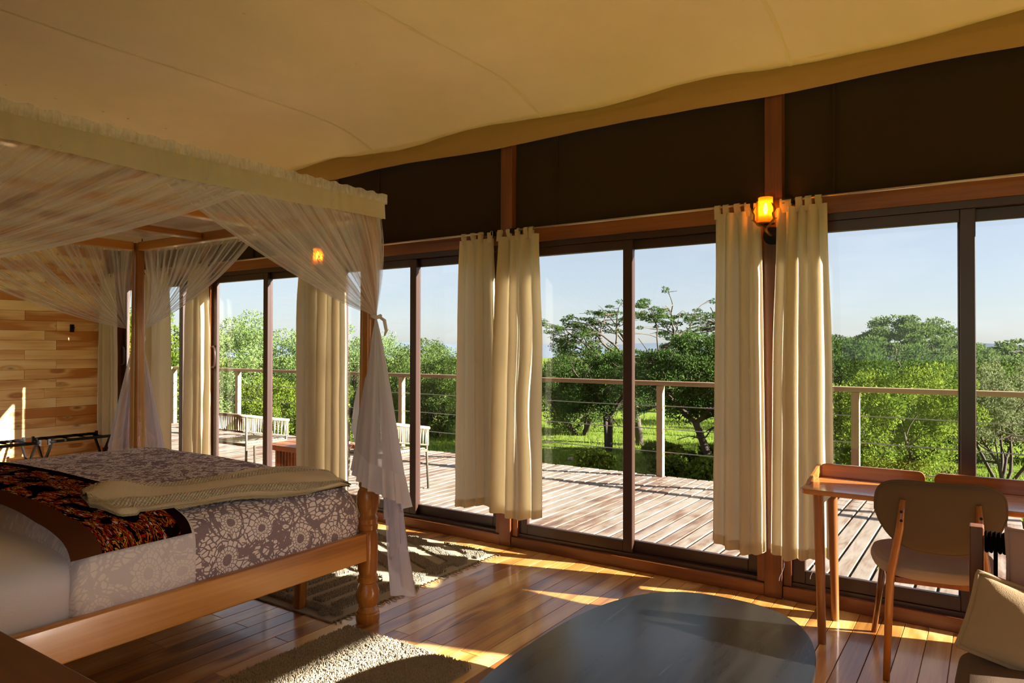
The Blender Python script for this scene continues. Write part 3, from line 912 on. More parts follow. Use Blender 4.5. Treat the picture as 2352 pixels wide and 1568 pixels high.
# ---- mattress, duvet, runner, throw: superellipse sections across the bed
MXC, MA = (BX0+BX1)/2, (BX1-BX0)/2 - 0.0
def section(a, zb, h, e):
    def f(th):
        c, s = math.cos(th), math.sin(th)
        return math.copysign(abs(c)**e, c)*a, zb + h*abs(s)**e
    return f
def bed_layer(name, mat, y0, y1, a, zb, h, e=0.30, th0=0.0, th1=PI, round_near=0.0, round_far=0.0, nth=70, ny=44, amp=0.008, seed=0.0, bulge=0.0, uvnorm=False):
    # theta samples crowded to the bends
    ths = []
    for i in range(nth+1):
        t = i/nth
        ths.append(lerp(th0, th1, t))
    ths = sorted(set(ths))
    sec = section(a, zb, h, e)
    # arc length for the print
    arc = [0.0]; prev = sec(ths[0])
    for th in ths[1:]:
        q = sec(th); arc.append(arc[-1] + math.hypot(q[0]-prev[0], q[1]-prev[1])); prev = q
    amap = dict(zip(ths, arc))
    yv = []
    for j in range(ny+1):
        yv.append(j/ny)
    def env(y):
        k = 1.0
        if round_far > 0 and y > y1-round_far:
            t = (y-(y1-round_far))/round_far; k = max(0.0, 1-t**2.6)**(1/2.6)
        if round_near > 0 and y < y0+round_near:
            t = ((y0+round_near)-y)/round_near; k = min(k, max(0.0, 1-t**2.6)**(1/2.6))
        return k
    def ymap(v):
        if round_far > 0: v = 1-(1-v)**1.6
        return lerp(y0, y1, v)
    def fn(th, v):
        y = ymap(v)
        x, z = sec(th)
        k = env(y)
        x *= lerp(0.955, 1.0, k)
        zz = zb + (z-zb)*k
        zz += bulge*math.cos(x/a*PI/2)*k
        nn = mnoise.noise(Vector((x*2.4+seed, y*2.4, zz*2.4)))
        n2 = mnoise.noise(Vector((x*8+seed, y*6, zz*8)))
        d = (amp*nn + amp*0.35*n2)*max(0.2, k)
        s = abs(math.sin(th))
        return (MXC + x + math.copysign(d, x)*(1-s), y, zz + d*s)
    tot = arc[-1]
    def uvf(th, v):
        if uvnorm: return (amap[th], v)
        return (amap[th], ymap(v))
    return grid_mesh(name, fn, 1, 1, mat, uvfn=uvf, us=ths, vs_=yv), fn
E3 = 0.26
me, _ = bed_layer('mattress', M['sheet'], BY0+0.06, BY1-0.07, MA-0.02, 0.434, 0.268, E3, round_near=0.12, round_far=0.12, amp=0.006, seed=4)
tag(link_mesh('mattress', me), 'mattress in a smooth white fitted sheet on the four-poster', 'mattress')
me, DUVET = bed_layer('duvet', M['duvet'], 1.66, BY1-0.035, MA+0.006, 0.472, 0.285, E3, round_far=0.16, amp=0.016, seed=0, bulge=0.045, nth=110, ny=60)
DUV = link_mesh('duvet', me)
tag(DUV, 'puffy duvet with a grey-mauve and white lacy flower print', 'duvet')
me, _ = bed_layer('turned_back_cuff', M['cuff'], 1.22, 1.70, MA+0.012, 0.474, 0.292, E3, round_near=0.10, amp=0.012, seed=2, bulge=0.04, nth=110, ny=30)
o = link_mesh('turned_back_cuff', me, DUV)
o['label'] = 'white turned-back lining of the duvet with a faint print'
me, _ = bed_layer('bed_runner', M['runner'], 1.215, 1.68, MA+0.024, 0.474, 0.305, E3, th0=0.24, th1=PI-0.24, amp=0.012, seed=2, bulge=0.042, nth=110, ny=30, uvnorm=True)
tag(link_mesh('bed_runner', me), 'brown edged bed runner printed in black, red, orange and yellow', 'bed runner')

def build_throw():
    a = Vector((-3.15, 1.46)); b = Vector((-2.86, 2.60))
    ax = (b-a); L = ax.length; ax.normalize(); sd = Vector((ax.y, -ax.x))
    half = 0.20
    def top(x, y):
        # height of the bedding under a point
        xx = abs(x-MXC)/(MA+0.006)
        z = 0.472 + 0.285*max(0.0, 1-min(1, xx)**(2/E3))**(E3/2)
        k = 1.0
        if y > BY1-0.035-0.16:
            t = min(1.0, (y-(BY1-0.195))/0.16); k = max(0.0, 1-t**2.6)**(1/2.6)
        z = 0.472 + (z-0.472)*k + 0.045*math.cos(min(1, xx)*PI/2)*k
        return z
    def fn(u, v):
        # u along, v across -> closed flattened section
        ang = v*2*PI
        wv = 1.0 + 0.10*math.sin(u*9+1) + (0.16 if u < 0.12 else 0)
        cr = math.cos(ang); sr = math.sin(ang)
        off = math.copysign(abs(cr)**0.75, cr)*half*wv*lerp(0.35, 1.0, smooth01(u/0.07))*lerp(0.82, 1.0, smooth01((1-u)/0.1))
        p = a + ax*(u*L) + sd*(off + 0.03*math.sin(u*7))
        thick = 0.024*abs(sr)**0.6*(1 if sr > 0 else 0.25)
        fold = 0.011*math.sin(off*62+1.6*math.sin(u*5)) if sr > 0 else 0
        tip = 0.055*math.exp(-((u-0.1)/0.09)**2)*math.exp(-((off+0.03)/0.09)**2) if sr > 0 else 0
        p.x = min(p.x, BX1+0.004); yy = min(p.y, 2.64)
        z = top(min(p.x, BX1-0.05), min(yy, 2.615)) + 0.018 + (thick + fold*abs(sr) + tip)
        z += 0.006*mnoise.noise(Vector((p.x*14, p.y*9, 2.0)))*(1 if sr > 0 else 0)
        return (p.x, yy, z)
    me = grid_mesh('knit_throw', fn, 70, 44, M['throw'], uvfn=lambda u, v: (u*L, abs(v-0.5)*0.8))
    tag(link_mesh('knit_throw', me), 'cream cable knit throw laid along the edge of the bed', 'throw blanket')
build_throw()

# ---- mosquito net
def build_net():
    net = empty('mosquito_net', ((BX0+BX1)/2, (BY0+BY1)/2, 0))
    tag(net, 'sheer white mosquito net draped over the four-poster and tied to its posts', 'mosquito net')
    cx, cy_ = (BX0+BX1)/2, (BY0+BY1)/2
    O = Vector((cx, cy_, 0))
    x0, x1, y0, y1 = BX0-0.055, BX1+0.055, BY0-0.055, BY1+0.055
    ZT, ZV = 2.235, 2.135
    def top(u, v):
        x = lerp(x0, x1, u); y = lerp(y0, y1, v)
        z = ZT - 0.02*math.sin(u*PI)*math.sin(v*PI) + 0.006*mnoise.noise(Vector((x*2, y*2, 0)))
        return Vector((x, y, z))-O
    link_mesh('canopy_top', grid_mesh('canopy_top', top, 36, 36, M['net_top']), net)
    # valance of heavier cotton hanging around the top
    for (ax, ay, bx, by) in ((x1, y0, x1, y1), (x0, y1, x1, y1), (x0, y0, x0, y1), (x0, y0, x1, y0)):
        nrm = Vector((by-ay, -(bx-ax), 0)).normalized()
        if nrm.dot(Vector(((ax+bx)/2-cx, (ay+by)/2-cy_, 0))) < 0: nrm = -nrm
        def val(u, v):
            x = lerp(ax, bx, u); y = lerp(ay, by, u)
            ruff = (0.006*math.sin(u*190+3*math.sin(u*23)) + 0.004*math.sin(u*77)) * (1.0 - 0.55*v)
            off = 0.004 + ruff*max(0.0, min(1, 8*u))*max(0.0, min(1, 8*(1-u))) + 0.008*v
            z = lerp(ZT+0.004, ZV + 0.012*mnoise.noise(Vector((u*5, ax, ay))), v) - 0.015*math.sin(u*PI)*v
            return Vector((x, y, z)) + nrm*off - O
        link_mesh('valance', grid_mesh('valance', val, 220, 6, M['net_band']), net)
        def ruf(u, v):
            x = lerp(ax, bx, u); y = lerp(ay, by, u)
            off = 0.021 + 0.004*math.sin(u*260+math.sin(u*31)*2)
            return Vector((x, y, lerp(ZT+0.024+0.004*math.sin(u*173), ZT-0.020, v))) + nrm*off - O
        link_mesh('gathered_edge', grid_mesh('gathered_edge', ruf, 260, 2, M['net_edge']), net)
    def drape(A, B, T, mat, sag, hang=0.0, k=13, amp=0.016, nrm=(1, 0, 0), seed=0):
        """A: where the hem starts at the top, B: top of the post, T: the tie"""
        A, B, T, nrm = Vector(A), Vector(B), Vector(T), Vector(nrm)
        def fn(u, s):
            p = A.lerp(B, u)
            q = p.lerp(T, s)
            sg = sag*(1-u)**1.2 + hang*math.sin(u*PI)
            q.z -= sg*4*s*(1-s)*(1.0-0.25*s)
            f = math.sin(2*PI*k*u + 1.3*math.sin(5*u+seed)) + 0.4*math.sin(2*PI*k*2.3*u+seed)
            q += nrm*(amp*f*(1-s)**0.8*(0.45+0.55*min(1, 4*s)) + 0.03*math.sin(PI*s))
            return q-O
        return link_mesh('drape', grid_mesh('drape', fn, 150, 30, mat), net)
    zt = ZV+0.03
    TR = (BX1+0.055, BY1-0.0, 1.61); TL = (BX0+0.0, BY1-0.05, 1.575)
    TH = (BX1+0.055, BY0+0.0, 1.60); TF = (BX0-0.05, BY0, 1.58)
    # long side facing the room
    drape((x1-0.012, 1.42, zt), (x1-0.012, y1-0.02, zt), TR, M['net_dense'], 0.085, 0.0, 14, 0.014, (1, 0, 0), 1)
    drape((x1-0.004, 1.98, zt), (x1-0.004, y0+0.02, zt), TH, M['net_dense'], 0.060, 0.0, 14, 0.014, (1, 0, 0), 2)
    # foot end
    drape((-3.80, y1-0.012, zt), (x1-0.02, y1-0.012, zt), TR, M['net_light'], 0.10, 0, 13, 0.016, (0, 1, 0), 3)
    drape((-3.72, y1-0.004, zt), (x0+0.02, y1-0.004, zt), (BX0+0.06, BY1+0.02, 1.575), M['net_light'], 0.055, 0, 15, 0.018, (0, 1, 0), 4)
    # far long side
    drape((x0+0.012, 1.15, zt), (x0+0.012, y1-0.02, zt), (BX0-0.055, BY1-0.05, 1.575), M['net_light'], 0.10, 0, 10, 0.016, (-1, 0, 0), 5)
    drape((x0+0.004, 1.9, zt), (x0+0.004, y0+0.02, zt), TF, M['net_light'], 0.10, 0, 10, 0.016, (-1, 0, 0), 6)
    # ties
    for T in (TR, (BX0-0.055, BY1+0.03, 1.575)):
        c = Vector(T)-O
        m = MB()
        pts = [c + Vector((0.022*math.cos(a), 0.022*math.sin(a), 0.004*math.sin(2*a))) for a in np.linspace(0, 2*PI, 17)]
        m.tube(pts, 0.010, 8)
        m.tube([c+Vector((0.02, 0, 0)), c+Vector((0.05, 0.01, -0.02)), c+Vector((0.062, 0.012, -0.075)), c+Vector((0.052, 0.01, -0.10))], [0.008, 0.010, 0.009, 0.004], 6)
        m.build('tie', M['net_ruffle'], net, smooth=True)
    # tails: a cascade falling from the tie, longer towards one side, ruffled along the hem
    def tail(T, ua, aa, bb, zh, name='tail'):
        T = Vector(T)
        def base(u, v):
            a = interp(ua, aa, u); b = interp(ua, bb, u); zb = interp(ua, zh, u)
            L = T.z - zb
            sp = v**0.82
            wob = 0.006*math.sin(u*95)*v + 0.012*mnoise.noise(Vector((u*9, v*3, T.x)))*v
            return Vector((T.x + a*sp + wob, T.y + b*sp + 0.006*math.cos(u*80)*v, T.z - L*v - 0.03*v*(1-v)))
        def body(u, v): return base(u, v*0.84)-O
        def ruff(u, v):
            q = base(u, 0.84+0.16*v)
            q += Vector((0.008*math.sin(u*150)*v, 0.010*math.sin(u*170+1)*v, 0))
            return q-O
        link_mesh(name, grid_mesh(name, body, 130, 26, M['net_tail']), net)
        link_mesh('ruffle', grid_mesh('ruffle', ruff, 200, 5, M['net_ruffle']), net)
    ua = [0, .10, .22, .34, .46, .56, .66, .76, .86, .93, 1.0]
    tail(TR, ua, [-.27,-.16,-.09,.04,.16,.24,.02,.22,.02,.24,.0], [.07,.03,-.09,-.10,-.06,.0,.05,-.03,.08,.03,.10],
         [1.05,.86,.80,.72,.68,.64,.54,.46,.30,.18,.12])
    sp = [-.17,-.19,-.06,-.16,-.05,.06,.16,.09,.19,.23,.20]
    dp = [.02,.0,.05,.07,.03,.02,.0,.05,.02,.04,.06]
    tail((BX0-0.055, BY1+0.03, 1.575), ua, [.47*q-.88*d for q, d in zip(sp, dp)], [.88*q+.47*d for q, d in zip(sp, dp)],
         [.80,.62,.72,.46,.36,.74,.60,.50,.46,.36,.3])
build_net()

# ==================================================================
#  CURTAINS, RODS, LAMPS
# ==================================================================
ROD_Y, ROD_Z = 4.195, 2.285
def build_rod(x0, x1, label):
    r = empty('curtain_rod', (x0, ROD_Y, ROD_Z))
    tag(r, label, 'curtain rod', 'curtain rods along the window wall')
    MB().tube([(0, 0, 0), (x1-x0, 0, 0)], 0.0075, 10).build('rod', M['metal'], r, smooth=True)
    for x in (0.02, x1-x0-0.02):
        MB().box(x-0.03, x+0.03, -0.012, 0.062, -0.018, 0.014).build('bracket', M['black'], r, bevel=0.002)
rods = [(-8.6, -7.8, 'steel curtain rod nearest the plank wall'), (-7.62, -6.84, 'steel curtain rod behind the far bed post'), (-6.65, -4.93, 'steel curtain rod seen through the bed net'),
        (-4.75, -3.04, 'steel curtain rod beside the near bed post'), (-2.85, -1.14, 'steel curtain rod between the two curtain pairs, middle bay'), (-0.98, 0.74, 'steel curtain rod above the desk')]
for a, b, l in rods: build_rod(a, b, l)

def build_curtain(x0, x1, label, zb=0.29, folds=4.5, seed=0, flare=0.02, lean=0.0, gath=0.85, ruck=0.0, y=None, tabs=5):
    y = y if y is not None else ROD_Y
    xc = (x0+x1)/2; w = x1-x0
    c = empty('curtain', (xc, y, 0))
    tag(c, label, 'curtain', 'cream tab-top curtains along the window wall')
    zt = 2.245
    rng = random.Random(seed)
    ph = [rng.uniform(0, 6.28) for _ in range(6)]
    fr = [folds, folds*1.9, folds*0.55]
    am = [0.030, 0.011, 0.022]
    def fn(u, v):
        t = 1-v           # 0 at the bottom, 1 at the top
        z = lerp(zb + 0.02*math.sin(ph[5]+u*5), zt, t)
        k = lerp(1.0, gath, smooth01((t-0.55)/0.45))
        xx = (u-0.5)*w*k + lean*(1-t) + flare*(u-0.5)*(1-t)*2
        drift = 0.35*math.sin(2.2*v+ph[3]) + 0.25*math.sin(4.1*v+ph[4])
        d = 0
        for f, a, p in zip(fr, am, ph):
            d += a*math.sin(2*PI*f*u + p + drift)
        d *= lerp(1.0, 0.5, smooth01((t-0.8)/0.2))
        dx = 0.010*math.cos(2*PI*fr[0]*u + ph[0] + drift)
        if ruck:
            g = math.exp(-((v-0.62)/0.16)**2)*math.exp(-((u-0.75)/0.18)**2)
            d -= 0.06*ruck*g; dx -= 0.03*ruck*g
            g2 = math.exp(-((v-0.38)/0.13)**2)*math.exp(-((u-0.55)/0.2)**2)
            d += 0.035*ruck*g2
        d += 0.006*mnoise.noise(Vector((u*9, v*7, seed)))
        return (xx+dx, d*0.9, z)
    f = link_mesh('fabric', grid_mesh('fabric', fn, 110, 60, M['curtain']), c)
    def hemf(u, v):
        p = fn(u, lerp(0.972, 1.0006, v))
        return (p[0], p[1]-0.0025, p[2])
    link_mesh('hem', grid_mesh('hem', hemf, 110, 2, M['curtain']), f)
    for i in range(tabs):
        u = (i+0.4)/tabs + rng.uniform(-0.02, 0.02)
        p = fn(u, 0.0)
        tw = 0.017
        m = MB()
        pts = [(p[1]-0.004, zt-0.03), (-0.0135, ROD_Z-0.004), (-0.010, ROD_Z+0.010), (0.0, ROD_Z+0.0135), (0.010, ROD_Z+0.010), (0.0135, ROD_Z-0.004), (p[1]+0.004, zt-0.03)]
        vs2 = []; fs = []
        for k, (yy, zz) in enumerate(pts):
            vs2 += [(p[0]-tw, yy, zz), (p[0]+tw, yy, zz)]
        for k in range(len(pts)-1): fs.append((2*k, 2*k+1, 2*k+3, 2*k+2))
        m.add(vs2, fs).build('tab', M['curtain'], c, smooth=True)
    return c
build_curtain(-8.745, -8.32, 'pale cream curtain hanging at the plank wall corner', 0.30, 3.5, 1)
build_curtain(-7.80, -7.22, 'cream curtain half hidden behind the far bed post', 0.28, 3.5, 2)
build_curtain(-6.97, -6.51, 'cream curtain between the two curved door handles', 0.20, 3.5, 3)
build_curtain(-5.15, -4.885, 'cream curtain above the knit throw, the shaded one of its pair', 0.24, 3.5, 4, gath=0.95)
build_curtain(-4.855, -4.56, 'cream curtain just beside the near bed post, sunlit edge', 0.24, 3.5, 5, gath=0.95)
build_curtain(-3.32, -3.005, 'narrow straight-hanging cream curtain of the pair above the patterned rug', 0.275, 3.6, 6, gath=0.98, tabs=4)
build_curtain(-2.99, -2.60, 'rucked cream curtain catching sun at its foot, above the patterned rug', 0.25, 3.8, 7, gath=0.86, ruck=0.55, lean=-0.02, tabs=5)
build_curtain(-1.385, -1.10, 'cream curtain beside the amber wall lamp, on the deck view side', 0.27, 4.2, 8, gath=0.97, tabs=5)
CD = build_curtain(-1.03, -0.745, 'cream curtain with loose threads behind the desk corner', 0.28, 4.5, 9, gath=0.90, tabs=5)
build_curtain(0.50, 0.80, 'cream curtain at the post past the desk, out of view', 0.28, 4.0, 10)

def add_threads(c, spots):
    for (dx, dy, z0, z1, sw) in spots:
        pts = [(dx + sw*math.sin(t*5)*t, dy, lerp(z0, z1, t)) for t in np.linspace(0, 1, 9)]
        MB().tube(pts, 0.0009, 4).build('loose_thread', M['net_ruffle'], c)
def build_lamp(x, label):
    l = empty('wall_lamp', (x, 4.255, 2.10))
    tag(l, label, 'wall lamp', 'amber candle lamps on the posts')
    # round black back plate on the post
    m = MB()
    n = 28; pts = []
    m.tube([(0, 0.006, 0), (0, -0.014, 0)], [0.052, 0.049], 28)
    m.build('back_plate', M['black'], l, smooth=True, auto=0.6)
    cxl, cyl, z0 = -0.012, -0.10, 0.06
    MB().tube([(0, -0.012, 0.005), (0, -0.05, 0.0), (cxl, -0.09, 0.018), (cxl, cyl, 0.05)], [0.012, 0.009, 0.009, 0.012], 8).build('arm', M['brass'], l, smooth=True)
    for sx, top in ((-1, 0.15), (1, 0.165)):
        p = [(cxl, cyl, 0.035), (cxl+sx*0.03, cyl-0.03, 0.045), (cxl+sx*0.055, cyl-0.035, 0.075), (cxl+sx*0.05, cyl-0.045, 0.105), (cxl+sx*0.062, cyl-0.04, 0.125), (cxl+sx*0.045, cyl-0.045, top)]
        t = MB().tube(p, [0.007, 0.006, 0.0065, 0.005, 0.006, 0.003], 7)
        t.tube([(cxl+sx*0.055, cyl-0.035, 0.075), (cxl+sx*0.07, cyl-0.03, 0.078)], [0.005, 0.002], 6)
        t.build('twig_bracket', M['brass'], l, smooth=True)
    MB().tube([(cxl, cyl, z0-0.006), (cxl, cyl, z0)], 0.052, 28).build('dish', M['brass'], l, smooth=True, auto=0.6)
    def cyl_shell(r, za, zb):
        m = MB(); n = 36
        for rr in (r, r-0.002):
            for zz in (za, zb):
                for k in range(n): m.v.append((cxl+rr*math.cos(2*PI*k/n), cyl+rr*math.sin(2*PI*k/n), zz))
        for k in range(n):
            j = (k+1) % n
            m.f += [(k, j, n+j, n+k), (2*n+j, 2*n+k, 3*n+k, 3*n+j), (n+k, n+j, 3*n+j, 3*n+k), (j, k, 2*n+k, 2*n+j)]
        return m
    cyl_shell(0.052, z0, z0+0.165).build('glass_chimney', M['lampglass'], l, smooth=True)
    t = NT('amber_shade')
    d = t.n('BsdfTranslucent', None, Color=srgb(250,190,70)).outputs[0]
    d2 = t.n('BsdfDiffuse', None, Color=srgb(250,200,100)).outputs[0]
    tr = t.n('BsdfTransparent', None, Color=(1.0, 0.75, 0.32, 1)).outputs[0]
    a = t.n('MixShader', None, _0=0.25, _1=d, _2=d2).outputs[0]
    cyl_shell(0.040, z0+0.001, z0+0.145).build('amber_shade', t.surf(t.n('MixShader', None, _0=0.6, _1=a, _2=tr).outputs[0]), l, smooth=True)
    e = NT('flame_bulb')
    em = e.n('Emission', None, Color=(1.0, 0.60, 0.20, 1), Strength=60.0).outputs[0]
    e.surf(em)
    MB().lathe([(z0+0.05, .004, 2), (z0+0.062, .011, 2), (z0+0.08, .013, 2), (z0+0.10, .009, 2), (z0+0.118, .003, 2)], cxl, cyl, 12).build('flame_bulb', e.m, l, smooth=True)
    MB().tube([(cxl, cyl, z0+0.0005), (cxl, cyl, z0+0.05)], 0.010, 10).build('candle_tube', M['net_ruffle'], l, smooth=True)
    ld = bpy.data.lights.new('lamp_light', 'POINT'); ld.energy = 0.75; ld.color = (1.0, 0.58, 0.20); ld.shadow_soft_size = 0.012
    lo = bpy.data.objects.new('lamp_light', ld); COL.objects.link(lo); lo.parent = l; lo.location = (cxl, cyl, z0+0.09)
add_threads(CD, ((-0.10, -0.01, 0.29, 0.13, 0.02), (0.06, -0.01, 0.29, 0.17, 0.015), (0.10, -0.005, 0.29, 0.16, 0.02)))
build_lamp(P0, 'amber glass candle wall lamp with twig bracket on the post by the desk')
build_lamp(POSTS[1], 'amber candle wall lamp glowing through the bed net')

# ==================================================================
#  ROOM FURNITURE
# ==================================================================
# ---- desk
def rrect(x0, x1, y0, y1, r, n=8, rs=None):
    out = []
    rs = rs or (r, r, r, r)
    for (cx, cy_, a0), r in zip(((x1, y1, 0), (x0, y1, 90), (x0, y0, 180), (x1, y0, 270)), rs):
        sx = -1 if cx == x1 else 1; sy = -1 if cy_ == y1 else 1
        for i in range(n+1):
            a = math.radians(a0 + 90*i/n)
            out.append((cx + sx*r + r*math.cos(a), cy_ + sy*r + r*math.sin(a)))
    return out
def build_desk():
    x0, x1, y0, y1 = -0.80, 0.74, 3.705, 4.245-0.09
    d = empty('desk', (x0, y0, 0))
    tag(d, 'narrow teak writing desk with a low raised back edge in front of the window', 'desk')
    W, D = x1-x0, y1-y0
    MB().prism(rrect(0, W, 0, D, 0.05), 0.730, 0.755).build('desktop', M['deskwood'], d, bevel=0.005)
    # raised back edge in two lengths with a cable gap, and low side cheeks
    def edge(a, b):
        o = rrect(a, b, 0.0, 0.07, 0.03, 6, (0.03, 0.03, 0.002, 0.002))
        m = MB().prism(o, 0, 0.018)
        me = m.mesh('back_edge', M['deskwood'], bevel=0.003)
        me.transform(Matrix(((1, 0, 0, 0), (0, 0, -1, D-0.012), (0, 1, 0, 0.755), (0, 0, 0, 1))))
        return link_mesh('back_edge', me, d)
    edge(0.02, 0.515); edge(0.555, W-0.02)
    for x in (0.008, W-0.026):
        m = MB().add([(x, 0.12, 0.755), (x+0.018, 0.12, 0.755), (x+0.018, D-0.03, 0.755), (x, D-0.03, 0.755), (x, 0.17, 0.775), (x+0.018, 0.17, 0.775), (x+0.018, D-0.03, 0.822), (x, D-0.03, 0.822)],
                     [(3,2,1,0),(4,5,6,7),(0,1,5,4),(1,2,6,5),(2,3,7,6),(3,0,4,7)])
        m.build('side_cheek', M['deskwood'], d, bevel=0.003)
    for sx in (0.085, W-0.085):
        for sy, lean in ((0.045, -0.04), (D-0.05, 0.0)):
            MB().tube([(sx+0.015, sy, 0.0), (sx, sy, 0.729)], [0.019, 0.026], 16).build('leg', M['deskleg'], d, smooth=True, auto=0.6)
        MB().box(sx-0.012, sx+0.012, 0.06, D-0.06, 0.672, 0.729).build('apron', M['deskleg'], d, bevel=0.003)
build_desk()

# ---- desk chair
def build_chair():
    c = empty('desk_chair', (-0.235, 3.82, 0), math.radians(9))
    tag(c, 'teak desk chair with a curved taupe padded back and seat', 'chair')
    # seat pad
    def seat(u, v):
        a = 2*PI*u
        e = 0.62
        x = math.copysign(abs(math.cos(a))**e, math.cos(a))*0.255
        y = math.copysign(abs(math.sin(a))**e, math.sin(a))*0.235
        if y < 0: x *= 1 - 0.12*(-y/0.235)
        prof = [(0.0, 0.0), (0.86, 0.0), (0.97, 0.012), (1.0, 0.034), (0.97, 0.056), (0.86, 0.068), (0.5, 0.072), (0.0, 0.074)]
        i = v*(len(prof)-1); k = min(int(i), len(prof)-2); f = i-k
        r = lerp(prof[k][0], prof[k+1][0], f); z = lerp(prof[k][1], prof[k+1][1], f)
        return (x*r, y*r+0.02, 0.425+z + 0.012*(y/0.235)*r)
    link_mesh('seat', grid_mesh('seat', seat, 56, 28, M['chairfabric_lit']), c)
    MB().prism(rrect(-0.20, 0.20, -0.19, 0.21, 0.05), 0.398, 0.424).build('seat_frame', M['deskleg'], c, bevel=0.004)
    # backrest: wide shield, narrower at the bottom, curved in plan
    def outline(t):
        a = 2*PI*t
        cs, sn = math.cos(a), math.sin(a)
        e = 0.55
        x = math.copysign(abs(cs)**e, cs); z = math.copysign(abs(sn)**e, sn)
        wid = 0.245 if z > 0 else lerp(0.245, 0.175, (-z)**1.2)
        return x*wid, z*0.155
    def back(u, v):
        x, z = outline(u)
        prof = [(0.0, -0.016), (0.9, -0.016), (0.985, -0.008), (1.0, 0.0), (0.985, 0.012), (0.9, 0.024), (0.5, 0.030), (0.0, 0.032)]
        i = v*(len(prof)-1); k = min(int(i), len(prof)-2); f = i-k
        r = lerp(prof[k][0], prof[k+1][0], f); t = lerp(prof[k][1], prof[k+1][1], f)
        xx, zz = x*r, z*r
        y = -0.27 + t + 0.55*xx*xx - 0.16*zz
        return (xx, y, 0.715 + zz + 0.02*xx*xx/0.06)
    link_mesh('backrest', grid_mesh('backrest', back, 72, 28, M['chairfabric_shaded']), c)
    def pip(t):
        x, z = outline(t); return (x*1.0, -0.27-0.002+0.55*x*x-0.16*z, 0.715+z+0.02*x*x/0.06)
    MB().tube([pip(i/72) for i in range(73)], 0.006, 6).build('piping', M['chairfabric_shaded'], c, smooth=True)
    for s in (-1, 1):
        MB().tube([(s*0.205, -0.30, 0.0), (s*0.185, -0.215, 0.42), (s*0.150, -0.27, 0.66), (s*0.140, -0.285, 0.79)], [0.014, 0.018, 0.017, 0.013], 12).build('rear_leg', M['deskleg'], c, smooth=True)
        MB().tube([(s*0.235, 0.27, 0.0), (s*0.19, 0.16, 0.41)], [0.012, 0.018], 12).build('front_leg', M['deskleg'], c, smooth=True)
        MB().tube([(s*0.178, -0.20, 0.385), (s*0.185, 0.16, 0.385)], 0.012, 10).build('side_stretcher', M['deskleg'], c, smooth=True)
        for z in (0.70, 0.74):
            y = -0.296 if z < 0.72 else -0.302
            MB().tube([(s*0.146, y, z), (s*0.146, y-0.004, z)], 0.006, 10).build('screw_cap', M['black'], c)
build_chair()

# ---- coffee table
def build_coffee_table():
    cx, cy_ = -0.90, 2.13
    t = empty('coffee_table', (cx, cy_, 0))
    tag(t, 'low black-stained wooden coffee table with a long rounded top', 'coffee table')
    out = []
    for i in range(96):
        a = 2*PI*i/96; c, s = math.cos(a), math.sin(a)
        e = 0.78
        out.append((math.copysign(abs(c)**e, c)*0.44, math.copysign(abs(s)**e, s)*0.80))
    MB().prism(out, 0.385, 0.42).build('tabletop', M['table'], t, bevel=0.006, smooth=True, auto=0.5)
    for sx in (-1, 1):
        for sy in (-1, 1):
            MB().tube([(sx*0.26, sy*0.52, 0.0), (sx*0.24, sy*0.48, 0.384)], [0.028, 0.035], 14).build('leg', M['table'], t, smooth=True)
build_coffee_table()

# ---- sofa with rope back, cushions
def pillow_mesh(name, w, h, d, mat, n=26, seed=0, pinch=0.12):
    V = []; F = []; UV = []
    for side in (1, -1):
        for j in range(n+1):
            for i in range(n+1):
                u, v = -1+2*i/n, -1+2*j/n
                k = (max(0.0, 1-abs(u)**2.6)*max(0.0, 1-abs(v)**2.6))**0.55
                x = u*w/2*(1-pinch*(1-abs(u))*0.0 - 0.10*v*v*abs(u)*0 ) * (1-pinch*0.5*(1-v*v)*abs(u)**3*0.5)
                y = v*h/2*(1-pinch*0.5*(1-u*u)*abs(v)**3*0.5)
                z = side*(d/2*k + 0.006*mnoise.noise(Vector((u*3+seed, v*3, side)))*k)
                V.append((x, y, z)); UV.append((u, v))
    m = (n+1)*(n+1)
    for s in range(2):
        for j in range(n):
            for i in range(n):
                q = (s*m+j*(n+1)+i, s*m+j*(n+1)+i+1, s*m+(j+1)*(n+1)+i+1, s*m+(j+1)*(n+1)+i)
                F.append(q if s == 0 else q[::-1])
    return np_mesh(name, V, F, mat, True, UV)
def piping(name, w, h, r, mat, parent, pinch=0.12):
    pts = []
    n = 24
    for (ua, va, ub, vb) in ((-1,-1,1,-1),(1,-1,1,1),(1,1,-1,1),(-1,1,-1,-1)):
        for i in range(n):
            u = lerp(ua, ub, i/n); v = lerp(va, vb, i/n)
            x = u*w/2*(1-pinch*0.5*(1-v*v)*abs(u)**3*0.5); y = v*h/2*(1-pinch*0.5*(1-u*u)*abs(v)**3*0.5)
            pts.append((x, y, 0))
    pts.append(pts[0])
    return MB().tube(pts, r, 6, cap=False).build(name, mat, parent, smooth=True)
